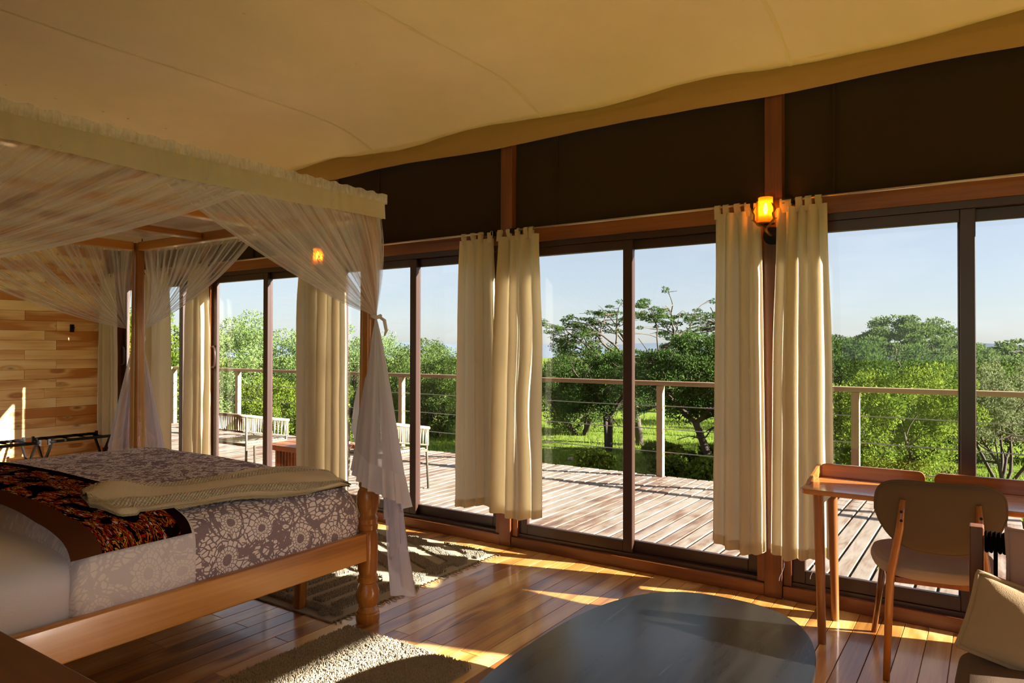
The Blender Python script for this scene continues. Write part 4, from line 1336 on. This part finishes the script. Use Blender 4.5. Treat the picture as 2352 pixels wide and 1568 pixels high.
def build_sofa():
    s = empty('sofa', (-0.07, 2.92, 0))
    tag(s, 'low teak framed sofa with black rope back at the edge of the view', 'sofa')
    # back posts and front legs
    for x in (0.0, 1.56):
        MB().box(x, x+0.042, -0.03, 0.03, 0.0, 0.842).build('back_post', M['frame_z'], s, bevel=0.004)
        MB().box(x, x+0.042, -0.74, -0.68, 0.0, 0.30).build('front_leg', M['frame_z'], s, bevel=0.004)
    MB().box(0.043, 1.559, -0.02, 0.02, 0.25, 0.31).build('seat_rail', M['frame_x'], s, bevel=0.004)
    MB().box(0.043, 1.559, -0.73, -0.69, 0.25, 0.31).build('seat_rail', M['frame_x'], s, bevel=0.004)
    MB().box(0.043, 1.559, -0.69, -0.02, 0.285, 0.305).build('seat_deck', M['frame_x'], s)
    # rope wound top rail
    pr = []
    m = MB()
    MB().tube([(0.043, 0, 0.79), (1.559, 0, 0.79)], 0.030, 16).build('top_rail', M['black'], s, smooth=True)
    tm = MB(); na, nb = 16, 5
    for i in range(na):
        for j in range(nb):
            a, b2 = 2*PI*i/na, 2*PI*j/nb; rr = 0.032+0.0062*math.cos(b2)
            tm.v.append((0.0062*math.sin(b2), rr*math.cos(a), rr*math.sin(a)))
            i2, j2 = (i+1) % na, (j+1) % nb
            tm.f.append((i*nb+j, i2*nb+j, i2*nb+j2, i*nb+j2))
    me = tm.mesh('rope_turn', M['blackstrap'], smooth=True)
    x = 0.05
    while x < 1.55:
        link_mesh('rope_turn', me, s, (x, 0, 0.79)); x += 0.0125
    strand = MB().tube([(0, 0, 0.31), (0, 0, 0.765)], 0.007, 6).mesh('rope_strand', M['blackstrap'], smooth=True)
    x = 0.075
    while x < 1.54:
        link_mesh('rope_strand', strand, s, (x, 0.0, 0)); x += 0.035
    # seat cushion
    def cush(u, v):
        a = 2*PI*u; e = 0.3
        cx, sx = math.cos(a), math.sin(a)
        X = math.copysign(abs(cx)**e, cx)*0.80; Y = math.copysign(abs(sx)**e, sx)*0.335
        prof = [(0, 0), (0.93, 0), (0.99, 0.02), (1.0, 0.06), (0.985, 0.10), (0.93, 0.118), (0.5, 0.13), (0, 0.132)]
        i = v*(len(prof)-1); k = min(int(i), len(prof)-2); f = i-k
        r = lerp(prof[k][0], prof[k+1][0], f); z = lerp(prof[k][1], prof[k+1][1], f)
        return (0.765+X*(1-(1-r)*0.8 if r > 0.5 else r*1.2), -0.385+Y*(1-(1-r)*0.8 if r > 0.5 else r*1.2), 0.307+z*1.38)
    o = link_mesh('seat_cushion', grid_mesh('seat_cushion', cush, 80, 28, M['sofafabric']))
    o.location = s.location
    tag(o, 'taupe sofa seat cushion below the piped throw pillow', 'seat cushion')
    # back cushion, dusty pink
    c1 = empty('back_cushion', (0.295, 2.825, 0.645)); c1.rotation_euler = (math.radians(84), 0, math.radians(-2))
    tag(c1, 'dusty pink upright cushion leaning on the rope back of the sofa', 'cushion')
    link_mesh('cover', pillow_mesh('cover', 0.52, 0.42, 0.17, M['cushion_pink'], seed=1), c1)
    piping('piping', 0.525, 0.425, 0.006, M['cushion_pink'], c1)
    c2 = empty('throw_pillow')
    ex = Vector((0.95, 0.05, -0.26)).normalized(); ey = Vector((0.137, 0.34, 0.93)); ez = ex.cross(ey).normalized(); ey = ez.cross(ex)
    mt = Matrix((ex, ey, ez)).transposed().to_4x4(); mt.translation = Vector((0.150, 2.690, 0.566)); c2.matrix_world = mt
    tag(c2, 'beige throw pillow with a piped seam resting on the sofa seat', 'cushion')
    link_mesh('cover', pillow_mesh('cover', 0.45, 0.235, 0.13, M['cushion_beige'], seed=5), c2)
    piping('piping', 0.455, 0.24, 0.008, M['cushion_beige'], c2)
build_sofa()

# ---- nightstand beside the head of the bed
def build_nightstand():
    n = empty('nightstand', (-2.60, 0.46, 0))
    tag(n, 'dark varnished wooden nightstand top in the near corner beside the bed', 'nightstand')
    MB().box(0, 0.92, 0, 0.445, 0.572, 0.60).build('tabletop', M['darkwood'], n, bevel=0.005)
    MB().box(0.03, 0.89, 0.02, 0.415, 0.14, 0.571).build('cabinet_body', M['darkwood'], n, bevel=0.004)
    for x in (0.06, 0.86):
        for y in (0.05, 0.385):
            MB().box(x-0.025, x+0.025, y-0.025, y+0.025, 0, 0.139).build('leg', M['darkwood'], n, bevel=0.003)
    for z in (0.17, 0.37):
        d = MB().box(0.05, 0.87, 0.416, 0.43, z, z+0.18).build('drawer', M['darkwood'], n, bevel=0.003)
        MB().tube([(0.46, 0.431, z+0.09), (0.46, 0.455, z+0.09)], [0.008, 0.014], 12).build('knob', M['brass'], d, smooth=True)
build_nightstand()

# ---- rugs
def tufts(name, mat, pts, hmin, hmax, rad, rng, parent):
    """short curly wool tufts; pts (n,2)"""
    n = len(pts)
    h = rng.uniform(hmin, hmax, n); a = rng.uniform(0, 2*PI, n); l = rng.uniform(0.1, 1.0, n)*rad*1.8
    base = np.column_stack([pts, np.zeros(n)])
    d = np.column_stack([np.cos(a), np.sin(a), np.zeros(n)])
    V = np.zeros((n, 7, 3))
    for k in range(3):
        b = a + 2*PI*k/3
        r = np.column_stack([np.cos(b), np.sin(b), np.zeros(n)])*rad
        V[:, k] = base + r
        V[:, 3+k] = base + r*0.9 + d*(l*0.5)[:, None]
        V[:, 3+k, 2] = h*0.72
    V[:, 6] = base + d*l[:, None]; V[:, 6, 2] = h
    F = []
    idx = np.arange(n)*7
    for k in range(3):
        j = (k+1) % 3
        F.append(np.column_stack([idx+k, idx+j, idx+3+j])); F.append(np.column_stack([idx+k, idx+3+j, idx+3+k]))
        F.append(np.column_stack([idx+3+k, idx+3+j, idx+6]))
    me = np_mesh(name, V.reshape(-1, 3), np.vstack(F), mat, True)
    o = link_mesh(name, me, parent, (0, 0, 0.006)); o['kind'] = 'stuff'
    return o
def build_rugs():
    rng = np.random.default_rng(4)
    # shaggy bedside rug
    x0, x1, y0, y1 = -2.735, -1.945, 0.95, 2.545
    r = MB().prism(rrect(0, x1-x0, 0, y1-y0, 0.02), 0.001, 0.008).build('shaggy_rug', M['rugbase'], loc=(x0, y0, 0))
    tag(r, 'thick shaggy cream wool rug lying beside the bed', 'rug')
    n = 52000
    pts = np.column_stack([rng.uniform(0.0, x1-x0, n), rng.uniform(0.25, y1-y0, n)])
    tufts('pile', M['pile'], pts, 0.016, 0.032, 0.0042, rng, r)
    # flat woven rug with raised tufted stripes under the foot of the bed
    x0, x1, y0, y1 = -4.95, -2.88, 2.56, 4.07
    r = MB().prism(rrect(0, x1-x0, 0, y1-y0, 0.01), 0.001, 0.009).build('patterned_rug', M['rugbase'], loc=(x0, y0, 0))
    tag(r, 'cream flat woven rug with raised wool stripes and a knotted fringe', 'rug')
    W, D = x1-x0, y1-y0
    n = 120000
    P = np.column_stack([rng.uniform(0.02, W-0.03, n), rng.uniform(0.03, D-0.03, n)])
    xs, ys = P[:, 0], P[:, 1]
    # a band along the near border, upright stripes under the bed, slanting stripes beyond
    stripe = (np.mod(xs - 0.25*np.maximum(0, ys-0.55), 0.145) < 0.075) & (ys > 0.16) & (ys < 0.62) & (xs < W-0.16)
    border = (ys > 0.06) & (ys < 0.12) | (xs > W-0.14) & (xs < W-0.08)
    slant = (np.mod(ys*0.8 + 0.32*xs, 0.17) < 0.085) & (ys > 0.66)
    keep = stripe | border | slant
    P = P[keep]
    tufts('pile', M['pile_grey'], P, 0.014, 0.024, 0.0040, rng, r)
    # fringe knots along the short edge
    for k in range(44):
        y = 0.02 + (D-0.04)*k/43 + rng.uniform(-.008, .008)
        a = rng.uniform(-0.5, 0.5); L = rng.uniform(0.035, 0.06)
        MB().tube([(W-0.004, y, 0.005), (W+L*0.5, y+0.010*a, 0.008), (W+L*math.cos(a), y+L*math.sin(a), 0.004)], [0.0045, 0.004, 0.002], 5).build('fringe_tassel', M['rugbase'], r, smooth=True)
build_rugs()

# ---- luggage racks against the plank wall
def build_rack(yc, w, label):
    r = empty('luggage_rack', (-8.46, yc, 0))
    tag(r, label, 'luggage rack', 'folding luggage racks')
    zt = 0.44; dx = 0.19
    for s in (-1, 1):
        MB().tube([(s*dx, -w/2, zt), (s*dx, w/2, zt)], 0.016, 10).build('top_bar', M['black'], r, smooth=True)
        for y in (-w/2+0.03, w/2-0.03):
            MB().obox((s*dx, y, zt-0.002), (-s*dx, y + s*0.022, 0.0), 0.03, 0.016, up=(0, 1, 0)).build('leg', M['black'], r)
        MB().tube([(s*dx*0.75, -w/2+0.03, 0.06), (s*dx*0.75, w/2-0.03, 0.06)], 0.008, 8).build('lower_bar', M['black'], r, smooth=True)
    n = 4
    for k in range(n):
        y = -w/2 + w*(k+0.5)/n
        def strap(u, v):
            x = lerp(-dx, dx, u)
            return (x, y + (v-0.5)*0.055, zt + 0.017 - 0.016*math.sin(u*PI))
        link_mesh('strap', grid_mesh('strap', strap, 12, 1, M['blackstrap']), r)
    for s in (-1, 1):
        MB().box(s*dx-0.012, s*dx+0.012, -w/2-0.012, -w/2+0.012, zt-0.03, zt+0.03).build('end_cap', M['black'], r)
        MB().box(s*dx-0.012, s*dx+0.012, w/2-0.012, w/2+0.012, zt-0.03, zt+0.03).build('end_cap', M['black'], r)
build_rack(3.80, 0.66, 'black folding luggage rack nearer the curtain corner')
build_rack(3.05, 0.66, 'black folding luggage rack at the edge of the view')

hk = empty('wall_hook', (XL+0.002, 3.93, 1.66))
tag(hk, 'small black hook screwed to the plank wall', 'hook')
MB().box(0, 0.012, -0.022, 0.022, -0.045, 0.045).build('plate', M['black'], hk, bevel=0.002)
MB().tube([(0.012, 0, 0.0), (0.05, 0, -0.01), (0.055, 0, 0.02)], 0.007, 8).build('peg', M['black'], hk, smooth=True)

# ==================================================================
#  DECK FURNITURE
# ==================================================================
def build_garden_chair(x, y, rz, label):
    c = empty('rope_armchair', (x, y, -0.008), rz)
    tag(c, label, 'chair', 'rope armchairs on the deck')
    w, d = 0.29, 0.26
    legs = [(-w, -d), (w, -d), (w, d), (-w, d)]
    for i, (lx, ly) in enumerate(legs):
        top = 0.70 if ly < 0 else 0.62
        MB().tube([(lx*1.04, ly*1.06, 0.0), (lx, ly, 0.40), (lx*1.02, ly*1.02, top)], 0.013, 8).build('leg', M['alu'], c, smooth=True)
    for a, b in zip(legs, legs[1:]+legs[:1]):
        MB().obox((a[0], a[1], 0.395), (b[0], b[1], 0.395), 0.03, 0.03).build('seat_rail', M['alu'], c, bevel=0.004)
    for k in range(15):
        yy = lerp(-d+0.02, d-0.02, k/14)
        MB().tube([(-w+0.01, yy, 0.412), (0, yy, 0.404), (w-0.01, yy, 0.412)], 0.009, 6).build('seat_rope', M['rope_out'], c, smooth=True)
    # wrapped top rail: arm, back, arm
    path = []
    def rail(t, lo=False):
        # 0..1 from one arm tip round the back to the other
        segs = [(-w*1.04, d*1.1, 0.62), (-w*1.05, 0, 0.665), (-w*1.05, -d*0.7, 0.695), (-w*0.8, -d*1.06, 0.71), (0, -d*1.12, 0.715), (w*0.8, -d*1.06, 0.71), (w*1.05, -d*0.7, 0.695), (w*1.05, 0, 0.665), (w*1.04, d*1.1, 0.62)]
        i = t*(len(segs)-1); k = min(int(i), len(segs)-2); f = i-k
        p = Vector(segs[k]).lerp(Vector(segs[k+1]), f)
        if lo: p = Vector((p.x*0.98, p.y*0.98, p.z-0.175))
        return p
    MB().tube([rail(i/40) for i in range(41)], 0.017, 10).build('arm_rail', M['rope_out'], c, smooth=True)
    MB().tube([rail(i/40, True) for i in range(41)], 0.010, 8).build('lower_rail', M['alu'], c, smooth=True)
    n = 96
    for k in range(n):
        a = rail((k+0.5)/n); b = rail((k+0.5)/n + (0.006 if k % 2 else -0.006), True)
        MB().tube([a, b], 0.0062, 4, cap=False).build('back_rope', M['rope_out'], c)
build_garden_chair(-6.97, 5.00, math.radians(0), 'rope armchair on the deck seen between the far curtain and the door post')
build_garden_chair(-5.12, 5.30, math.radians(4), 'rope armchair on the deck half hidden by the near bed post')

def build_garden_table():
    t = empty('slatted_table', (-6.02, 5.06, -0.008))
    tag(t, 'low slatted teak table on the deck between the rope armchairs', 'table')
    w, d, h = 0.42, 0.27, 0.425
    n = 9
    for k in range(n):
        y = lerp(-d+0.03, d-0.03, k/(n-1))
        MB().box(-w, w, y-0.025, y+0.025, h-0.024, h).build('top_slat', M['outwood'], t, bevel=0.003, seg=1)
    MB().box(-w, w, -d-0.014, -d+0.001, h-0.055, h).build('edge_board', M['outwood'], t)
    MB().box(-w, w, d-0.001, d+0.014, h-0.055, h).build('edge_board', M['outwood'], t)
    bw, bd = 0.30, 0.20
    sl = MB().box(-0.016, 0.016, -0.010, 0.010, 0.0, h-0.03).mesh('base_slat', M['outwood'])
    k = -bw
    while k <= bw+1e-6:
        for y in (-bd, bd): link_mesh('base_slat', sl, t, (k, y, 0))
        k += 0.05
    k = -bd+0.05
    while k <= bd-0.04:
        for x in (-bw, bw): link_mesh('base_slat', sl, t, (x, k, 0), (0, 0, PI/2))
        k += 0.05
build_garden_table()

# ==================================================================
#  TREES AND GRASS
# ==================================================================
def leaf_cloud(C, R, N, L, W, rng, out=None, droop=0.0):
    """N leaves gaussian about each centre"""
    idx = np.repeat(np.arange(len(C)), N)
    n = len(idx)
    g = rng.normal(0, 1, (n, 3))
    g /= np.maximum(1e-6, np.linalg.norm(g, axis=1))[:, None]
    rad = rng.uniform(0.25, 1.0, n)**0.5
    p = C[idx] + g*rad[:, None]*R[idx]
    a = g*0.9 + rng.normal(0, 0.7, (n, 3)); a[:, 2] += 0.25 - droop
    a /= np.linalg.norm(a, axis=1)[:, None]
    b = np.cross(a, rng.normal(0, 1, (n, 3))); b /= np.maximum(1e-6, np.linalg.norm(b, axis=1))[:, None]
    s = rng.uniform(0.6, 1.3, n)
    V = np.zeros((n, 4, 3))
    V[:, 0] = p - a*(L/2*s)[:, None]; V[:, 1] = p + b*(W/2*s)[:, None]; V[:, 2] = p + a*(L/2*s)[:, None]; V[:, 3] = p - b*(W/2*s)[:, None]
    return V.reshape(-1, 3), np.arange(n*4).reshape(n, 4)

def branchy(m, p, d, L, r, depth, rng, tips, spread=0.6, up=0.1, n=3, flat=0.0):
    pts = [p]; rs = [r]; q = p.copy(); dd = d.copy()
    k = 4
    for i in range(k):
        dd = (dd + rng.normal(0, 0.16, 3) + np.array([0, 0, up*0.4])*(1-flat)); dd /= np.linalg.norm(dd)
        if flat > 0 and depth < 2: dd[2] *= (1-flat); dd /= np.linalg.norm(dd)
        q = q + dd*L/k; pts.append(q); rs.append(r*(1-0.45*(i+1)/k))
    m.tube([tuple(x) for x in pts], rs, 6 if r > 0.02 else 4, cap=False)
    if depth == 0:
        tips.append(q); tips.append(pts[2]); return
    for j in range(n):
        a = rng.normal(0, spread, 3)
        nd = dd + a; nd /= np.linalg.norm(nd)
        st = pts[rng.integers(2, 5)]
        branchy(m, st, nd, L*rng.uniform(0.55, 0.8), r*0.55, depth-1, rng, tips, spread, up, n, flat)

def make_tree(kind, seed, h, r, leafmat, barkmat, nl, L, W):
    """returns (trunk mesh, foliage mesh); base at the origin"""
    rng = np.random.default_rng(seed)
    m = MB(); tips = []
    if kind == 'umbrella':
        for s in range(2):
            lean = rng.normal(0, 0.25, 3); lean[2] = 1.0; lean /= np.linalg.norm(lean)
            p0 = np.array([rng.uniform(-.08, .08), rng.uniform(-.08, .08), -0.1])
            top = p0 + lean*h*0.5
            m.tube([tuple(p0), tuple(p0+lean*h*0.25+rng.normal(0, .05, 3)), tuple(top)], [0.09, 0.07, 0.055], 8)
            for j in range(4):
                a = 2*PI*(j+rng.uniform(0, 1))/4
                d = np.array([math.cos(a)*0.9, math.sin(a)*0.9, 0.55]); d /= np.linalg.norm(d)
                branchy(m, top, d, r*0.62, 0.04, 2, rng, tips, 0.5, 0.1, 3, 0.5)
        T = np.array(tips)
        rho = np.hypot(T[:, 0], T[:, 1])
        zt = h - 0.30*h*np.minimum(1.3, rho/r)**2 + rng.uniform(-0.10, 0.0, len(T))*h
        T[:, 2] = np.maximum(T[:, 2]*0.35 + zt*0.65, h*0.45)
        extra = []
        for k in range(60):
            a = rng.uniform(0, 2*PI); q = r*math.sqrt(rng.uniform(0, 1))
            extra.append((q*math.cos(a), q*math.sin(a), h-0.30*h*(q/r)**2 - rng.uniform(0.0, 0.10)*h))
        Cc = np.vstack([T, np.array(extra)])
        R = np.column_stack([rng.uniform(.10, .2, len(Cc))*r, rng.uniform(.10, .2, len(Cc))*r, rng.uniform(.02, .045, len(Cc))*h])
    elif kind == 'bush':
        ns = 5
        for s in range(ns):
            a = 2*PI*s/ns + rng.uniform(-.4, .4)
            d = np.array([math.cos(a)*0.55, math.sin(a)*0.55, 1.0]); d /= np.linalg.norm(d)
            branchy(m, np.array([math.cos(a)*.05, math.sin(a)*.05, -0.1]), d, h*0.45, 0.05, 2, rng, tips, 0.6, 0.15, 3)
        k = 150
        g = rng.normal(0, 1, (k, 3)); g /= np.linalg.norm(g, axis=1)[:, None]
        q = rng.uniform(0.35, 1.0, k)**0.45
        lump = 1 + 0.16*np.sin(g[:, 0]*5+seed) + 0.14*np.sin(g[:, 1]*6+2*seed) + 0.12*np.sin(g[:, 2]*7+seed)
        Cc = g*(q*lump)[:, None]*np.array([r, r, 0.46*h]) + np.array([0, 0, 0.54*h])
        Cc = Cc[Cc[:, 2] > 0.10*h]
        R = np.column_stack([rng.uniform(.13, .24, len(Cc))*r]*2 + [rng.uniform(.07, .13, len(Cc))*h])
    elif kind == 'tree':        # short trunk, wide layered crown held above the grass
        for s in range(2):
            lean = np.array([(-0.35 if s else 0.3), rng.uniform(-.2, .2), 1.0]); lean /= np.linalg.norm(lean)
            p0 = np.array([0.05*s, 0.0, -0.1]); top = p0+lean*h*0.42
            m.tube([tuple(p0), tuple(p0+lean*h*0.2+rng.normal(0, .04, 3)), tuple(top)], [0.10, 0.075, 0.06], 8)
            for j in range(4):
                a = 2*PI*(j+rng.uniform(0, 1))/4
                d = np.array([math.cos(a)*0.8, math.sin(a)*0.8, 0.5]); d /= np.linalg.norm(d)
                branchy(m, top, d, h*0.38, 0.04, 2, rng, tips, 0.55, 0.1, 3)
        k = 150
        g = rng.normal(0, 1, (k, 3)); g /= np.linalg.norm(g, axis=1)[:, None]
        q = rng.uniform(0.3, 1.0, k)**0.5
        lump = 1 + 0.18*np.sin(g[:, 0]*5+seed) + 0.16*np.sin(g[:, 1]*6+2*seed)
        Cc = g*(q*lump)[:, None]*np.array([r, r, 0.33*h]) + np.array([0, 0, 0.66*h])
        R = np.column_stack([rng.uniform(.12, .22, len(Cc))*r]*2 + [rng.uniform(.05, .09, len(Cc))*h])
    elif kind == 'sparse':      # arching bare limbs, thin foliage in flat layers at the ends
        p0 = np.array([0, 0, -0.1]); p1 = np.array([-0.05*h, 0, 0.35*h]); p2 = np.array([-0.02*h, 0.02, 0.60*h])
        m.tube([tuple(p0), tuple(p1), tuple(p2)], [0.10, 0.085, 0.07], 8)
        for j in range(7):
            a = PI + rng.uniform(-0.9, 0.9) if j < 4 else rng.uniform(-0.7, 0.7)
            d = np.array([math.cos(a)*0.85, math.sin(a)*0.6, 0.75 if j < 4 else 0.65]); d /= np.linalg.norm(d)
            branchy(m, p2 if j % 2 else p1+(p2-p1)*0.6, d, r*0.72, 0.045, 3, rng, tips, 0.55, 0.05, 3, 0.4)
        Cc = np.array(tips); Cc = Cc[rng.permutation(len(Cc))[:170]]
        R = np.column_stack([rng.uniform(.05, .12, len(Cc))*r]*2 + [rng.uniform(.012, .03, len(Cc))*h])
    else:                       # 'dry': twiggy greyed shrub
        for s in range(6):
            a = 2*PI*s/6 + rng.uniform(-.4, .4)
            d = np.array([math.cos(a)*0.5, math.sin(a)*0.5, 1.0]); d /= np.linalg.norm(d)
            branchy(m, np.array([math.cos(a)*.05, math.sin(a)*.05, -0.1]), d, h*0.5, 0.03, 3, rng, tips, 0.6, 0.12, 3)
        Cc = np.array(tips); Cc = Cc[rng.permutation(len(Cc))[:220]]
        R = np.column_stack([rng.uniform(.08, .16, len(Cc))*r]*2 + [rng.uniform(.04, .08, len(Cc))*h])
    per = max(1, nl // len(Cc))
    V, F = leaf_cloud(Cc, R, per, L, W, rng)
    fol = np_mesh('foliage', V, F, leafmat)
    tr = m.mesh('trunk', barkmat, smooth=True)
    return tr, fol

PLANTED = []
def plant_tree(name, label, meshes, x, y, s=1.0, rz=0.0, cat='tree', group=None, sz=None):
    t = empty(name, (x, y, ground_z(x, y)), rz)
    t.scale = (s, s, sz if sz else s)
    tag(t, label, cat, group)
    link_mesh('trunk', meshes[0], t)
    link_mesh('foliage', meshes[1], t)
    PLANTED.append(t)
    return t

T_SPARSE = make_tree('sparse', 21, 3.05, 1.75, M['leaf_dark'], M['bark_grey'], 15000, 0.055, 0.022)
T_DARK = make_tree('tree', 5, 2.6, 1.35, M['leaf_dark'], M['bark'], 34000, 0.055, 0.028)
T_BUSH = make_tree('bush', 8, 2.2, 1.2, M['leaf_green'], M['bark'], 34000, 0.055, 0.026)
T_PALE = make_tree('bush', 13, 3.0, 2.0, M['leaf_pale'], M['bark'], 46000, 0.075, 0.026)
T_YEL = make_tree('bush', 17, 1.9, 1.2, M['leaf_yellow'], M['bark'], 44000, 0.046, 0.024)
T_UMB = make_tree('umbrella', 31, 3.0, 2.0, M['leaf_green'], M['bark'], 40000, 0.075, 0.030)
T_DRY = make_tree('dry', 41, 1.9, 1.1, M['leaf_grey'], M['bark'], 15000, 0.05, 0.022)
T_FAR = make_tree('bush', 51, 2.4, 1.7, M['leaf_green'], M['bark'], 9000, 0.14, 0.07)
T_FAR2 = make_tree('umbrella', 53, 2.8, 2.0, M['leaf_green'], M['bark'], 9000, 0.14, 0.07)
T_WEED = make_tree('bush', 61, 0.5, 0.42, M['leaf_yellow'], M['bark'], 2600, 0.09, 0.05)

plant_tree('acacia_tree', 'acacia with arching bare limbs rising over the middle door', T_SPARSE, -6.70, 15.15, 0.94, 0.5)
plant_tree('acacia_tree', 'spreading thin-leaved acacia behind the dark tree in the middle window', T_SPARSE, -5.7, 17.6, 0.92, 2.9)
plant_tree('dark_tree', 'dark leafy tree with a forked trunk beside the amber lamp curtain', T_DARK, -4.14, 12.54, 1.0, 0.3)
plant_tree('dark_tree', 'dark leafy tree low over the grass at the middle door mullion', T_DARK, -6.9, 13.9, 0.86, 1.9)
plant_tree('round_bush', 'round green bush hanging over the lawn in the middle door', T_BUSH, -8.6, 15.77, 1.06, 0.6, 'bush')
plant_tree('round_bush', 'green bush behind the railing in the narrow door by the bed post', T_BUSH, -11.65, 13.73, 0.90, 2.2, 'bush')
plant_tree('round_bush', 'green bush with grey shaded base left of the narrow curtain', T_BUSH, -13.6, 15.3, 1.05, 3.6, 'bush')
plant_tree('pale_bush', 'tall pale green feathery bush above the rope armchair', T_PALE, -18.9, 13.77, 1.10, 0.2, 'bush')
plant_tree('pale_bush', 'pale green feathery bush right of the far door mullion', T_PALE, -16.9, 15.9, 0.98, 1.4, 'bush')
plant_tree('pale_bush', 'pale green bush sloping down towards the plank wall', T_PALE, -22.6, 12.3, 0.95, 2.6, 'bush')
plant_tree('pale_bush', 'pale bush seen just past the near bed post', T_PALE, -15.1, 17.4, 0.80, 4.0, 'bush')
plant_tree('yellow_bush', 'bright yellow-green bush behind the deck table', T_YEL, -11.9, 9.6, 0.86, 0.9, 'bush')
plant_tree('yellow_bush', 'yellow-green tree at the plank wall corner window', T_YEL, -18.4, 9.4, 1.75, 2.0, 'bush')
plant_tree('round_bush', 'dense dark green bush behind the railing post by the desk', T_DARK, -2.25, 14.4, 0.95, 4.2, 'bush')
plant_tree('yellow_bush', 'sunny yellow-green bush behind the railing above the desk', T_YEL, -1.45, 12.6, 1.0, 3.0, 'bush')
plant_tree('umbrella_tree', 'flat-topped umbrella thorn tree above the desk', T_UMB, -2.25, 22.6, 1.10, 0.0)
plant_tree('round_bush', 'shaded green bush left of the desk window mullion', T_BUSH, -1.0, 17.0, 0.95, 5.0, 'bush')
plant_tree('dry_bush', 'greyish twiggy bush behind the right-hand desk window', T_DRY, 0.12, 14.5, 1.05, 0.4, 'bush')
plant_tree('round_bush', 'green bush at the edge of the view past the dry twigs', T_BUSH, 1.1, 17.5, 0.95, 1.1, 'bush')
plant_tree('umbrella_tree', 'small distant umbrella thorn at the edge of the view', T_FAR2, 1.3, 41.0, 1.35, 0.7)
plant_tree('umbrella_tree', 'small distant umbrella thorn just past the desk mullion', T_FAR2, -1.0, 36.0, 0.95, 1.7)

def far_belt():
    rng = random.Random(99)
    n = 0
    for k in range(700):
        a = math.radians(rng.uniform(58, 152))
        d = rng.uniform(24, 75)
        if d < 30 and rng.random() < 0.5: continue
        x, y = d*math.cos(a), d*math.sin(a)
        # keep the lawn in front of the middle door open
        if d < 27 and 100 < math.degrees(a) < 126: continue
        s = rng.uniform(0.7, 1.15)
        if any(math.hypot(x-o.location.x, y-o.location.y) < 3.1 for o in PLANTED): continue
        plant_tree('scrub_bush', 'small green bush of the far scrub below the horizon', T_FAR, x, y, s, rng.uniform(0, 6.28), 'bush', 'bushes of the far scrub')
        n += 1
        if n > 118: break
far_belt()
rng_w = random.Random(15)
for k in range(12):
    x = rng_w.uniform(-7.6, -3.6); y = 12.2 + rng_w.uniform(-0.8, 1.1) + 0.12*(x+5)
    plant_tree('leafy_weed', 'small bright leafy weed growing in the grass below the deck', T_WEED, x, y, rng_w.uniform(0.6, 1.0), rng_w.uniform(0, 6), 'plant', 'weeds below the deck')

def build_grass():
    rng = np.random.default_rng(12)
    n = 90000
    a = np.radians(rng.uniform(62, 150, n)); d = 9.0 + 19*rng.uniform(0, 1, n)**1.2
    x, y = d*np.cos(a), d*np.sin(a)
    ok = y > 8.2
    x, y = x[ok], y[ok]; n = len(x)
    z = np.array([ground_z(p, q) for p, q in zip(x, y)])
    h = rng.uniform(0.05, 0.15, n)*(0.6+0.8*rng.uniform(0, 1, n)**3); w = rng.uniform(0.006, 0.013, n)
    t = rng.uniform(0, 2*PI, n); l = rng.normal(0, 0.05, (n, 2))
    V = np.zeros((n, 3, 3))
    V[:, 0] = np.column_stack([x-w*np.cos(t), y-w*np.sin(t), z-0.01]); V[:, 1] = np.column_stack([x+w*np.cos(t), y+w*np.sin(t), z-0.01])
    V[:, 2] = np.column_stack([x+l[:, 0], y+l[:, 1], z+h])
    o = link_mesh('grass', np_mesh('grass', V.reshape(-1, 3), np.arange(n*3).reshape(n, 3), M['grass']))
    tag(o, 'short bright green grass growing beyond the deck', 'grass', kind='stuff')
build_grass()

def build_stone(x, y, s, label):
    rng = random.Random(int(s*1000))
    bm = bmesh.new()
    bmesh.ops.create_icosphere(bm, subdivisions=3, radius=1.0)
    for v in bm.verts:
        k = 1 + 0.35*mnoise.noise(v.co*1.4 + Vector((x, y, 0)))
        v.co = Vector((v.co.x*k, v.co.y*k*0.8, v.co.z*k*0.6))
    me = bpy.data.meshes.new('stone'); bm.to_mesh(me); bm.free()
    me.materials.append(M['stone'])
    o = link_mesh('stone', me, None, (x, y, ground_z(x, y)+s*0.2)); o.scale = (s, s, s)
    tag(o, label, 'stone')
build_stone(-5.05, 12.6, 0.10, 'small pinkish stone in the weeds below the railing post')
build_stone(-6.95, 12.35, 0.09, 'small dark stone in the shaded grass near the deck edge')
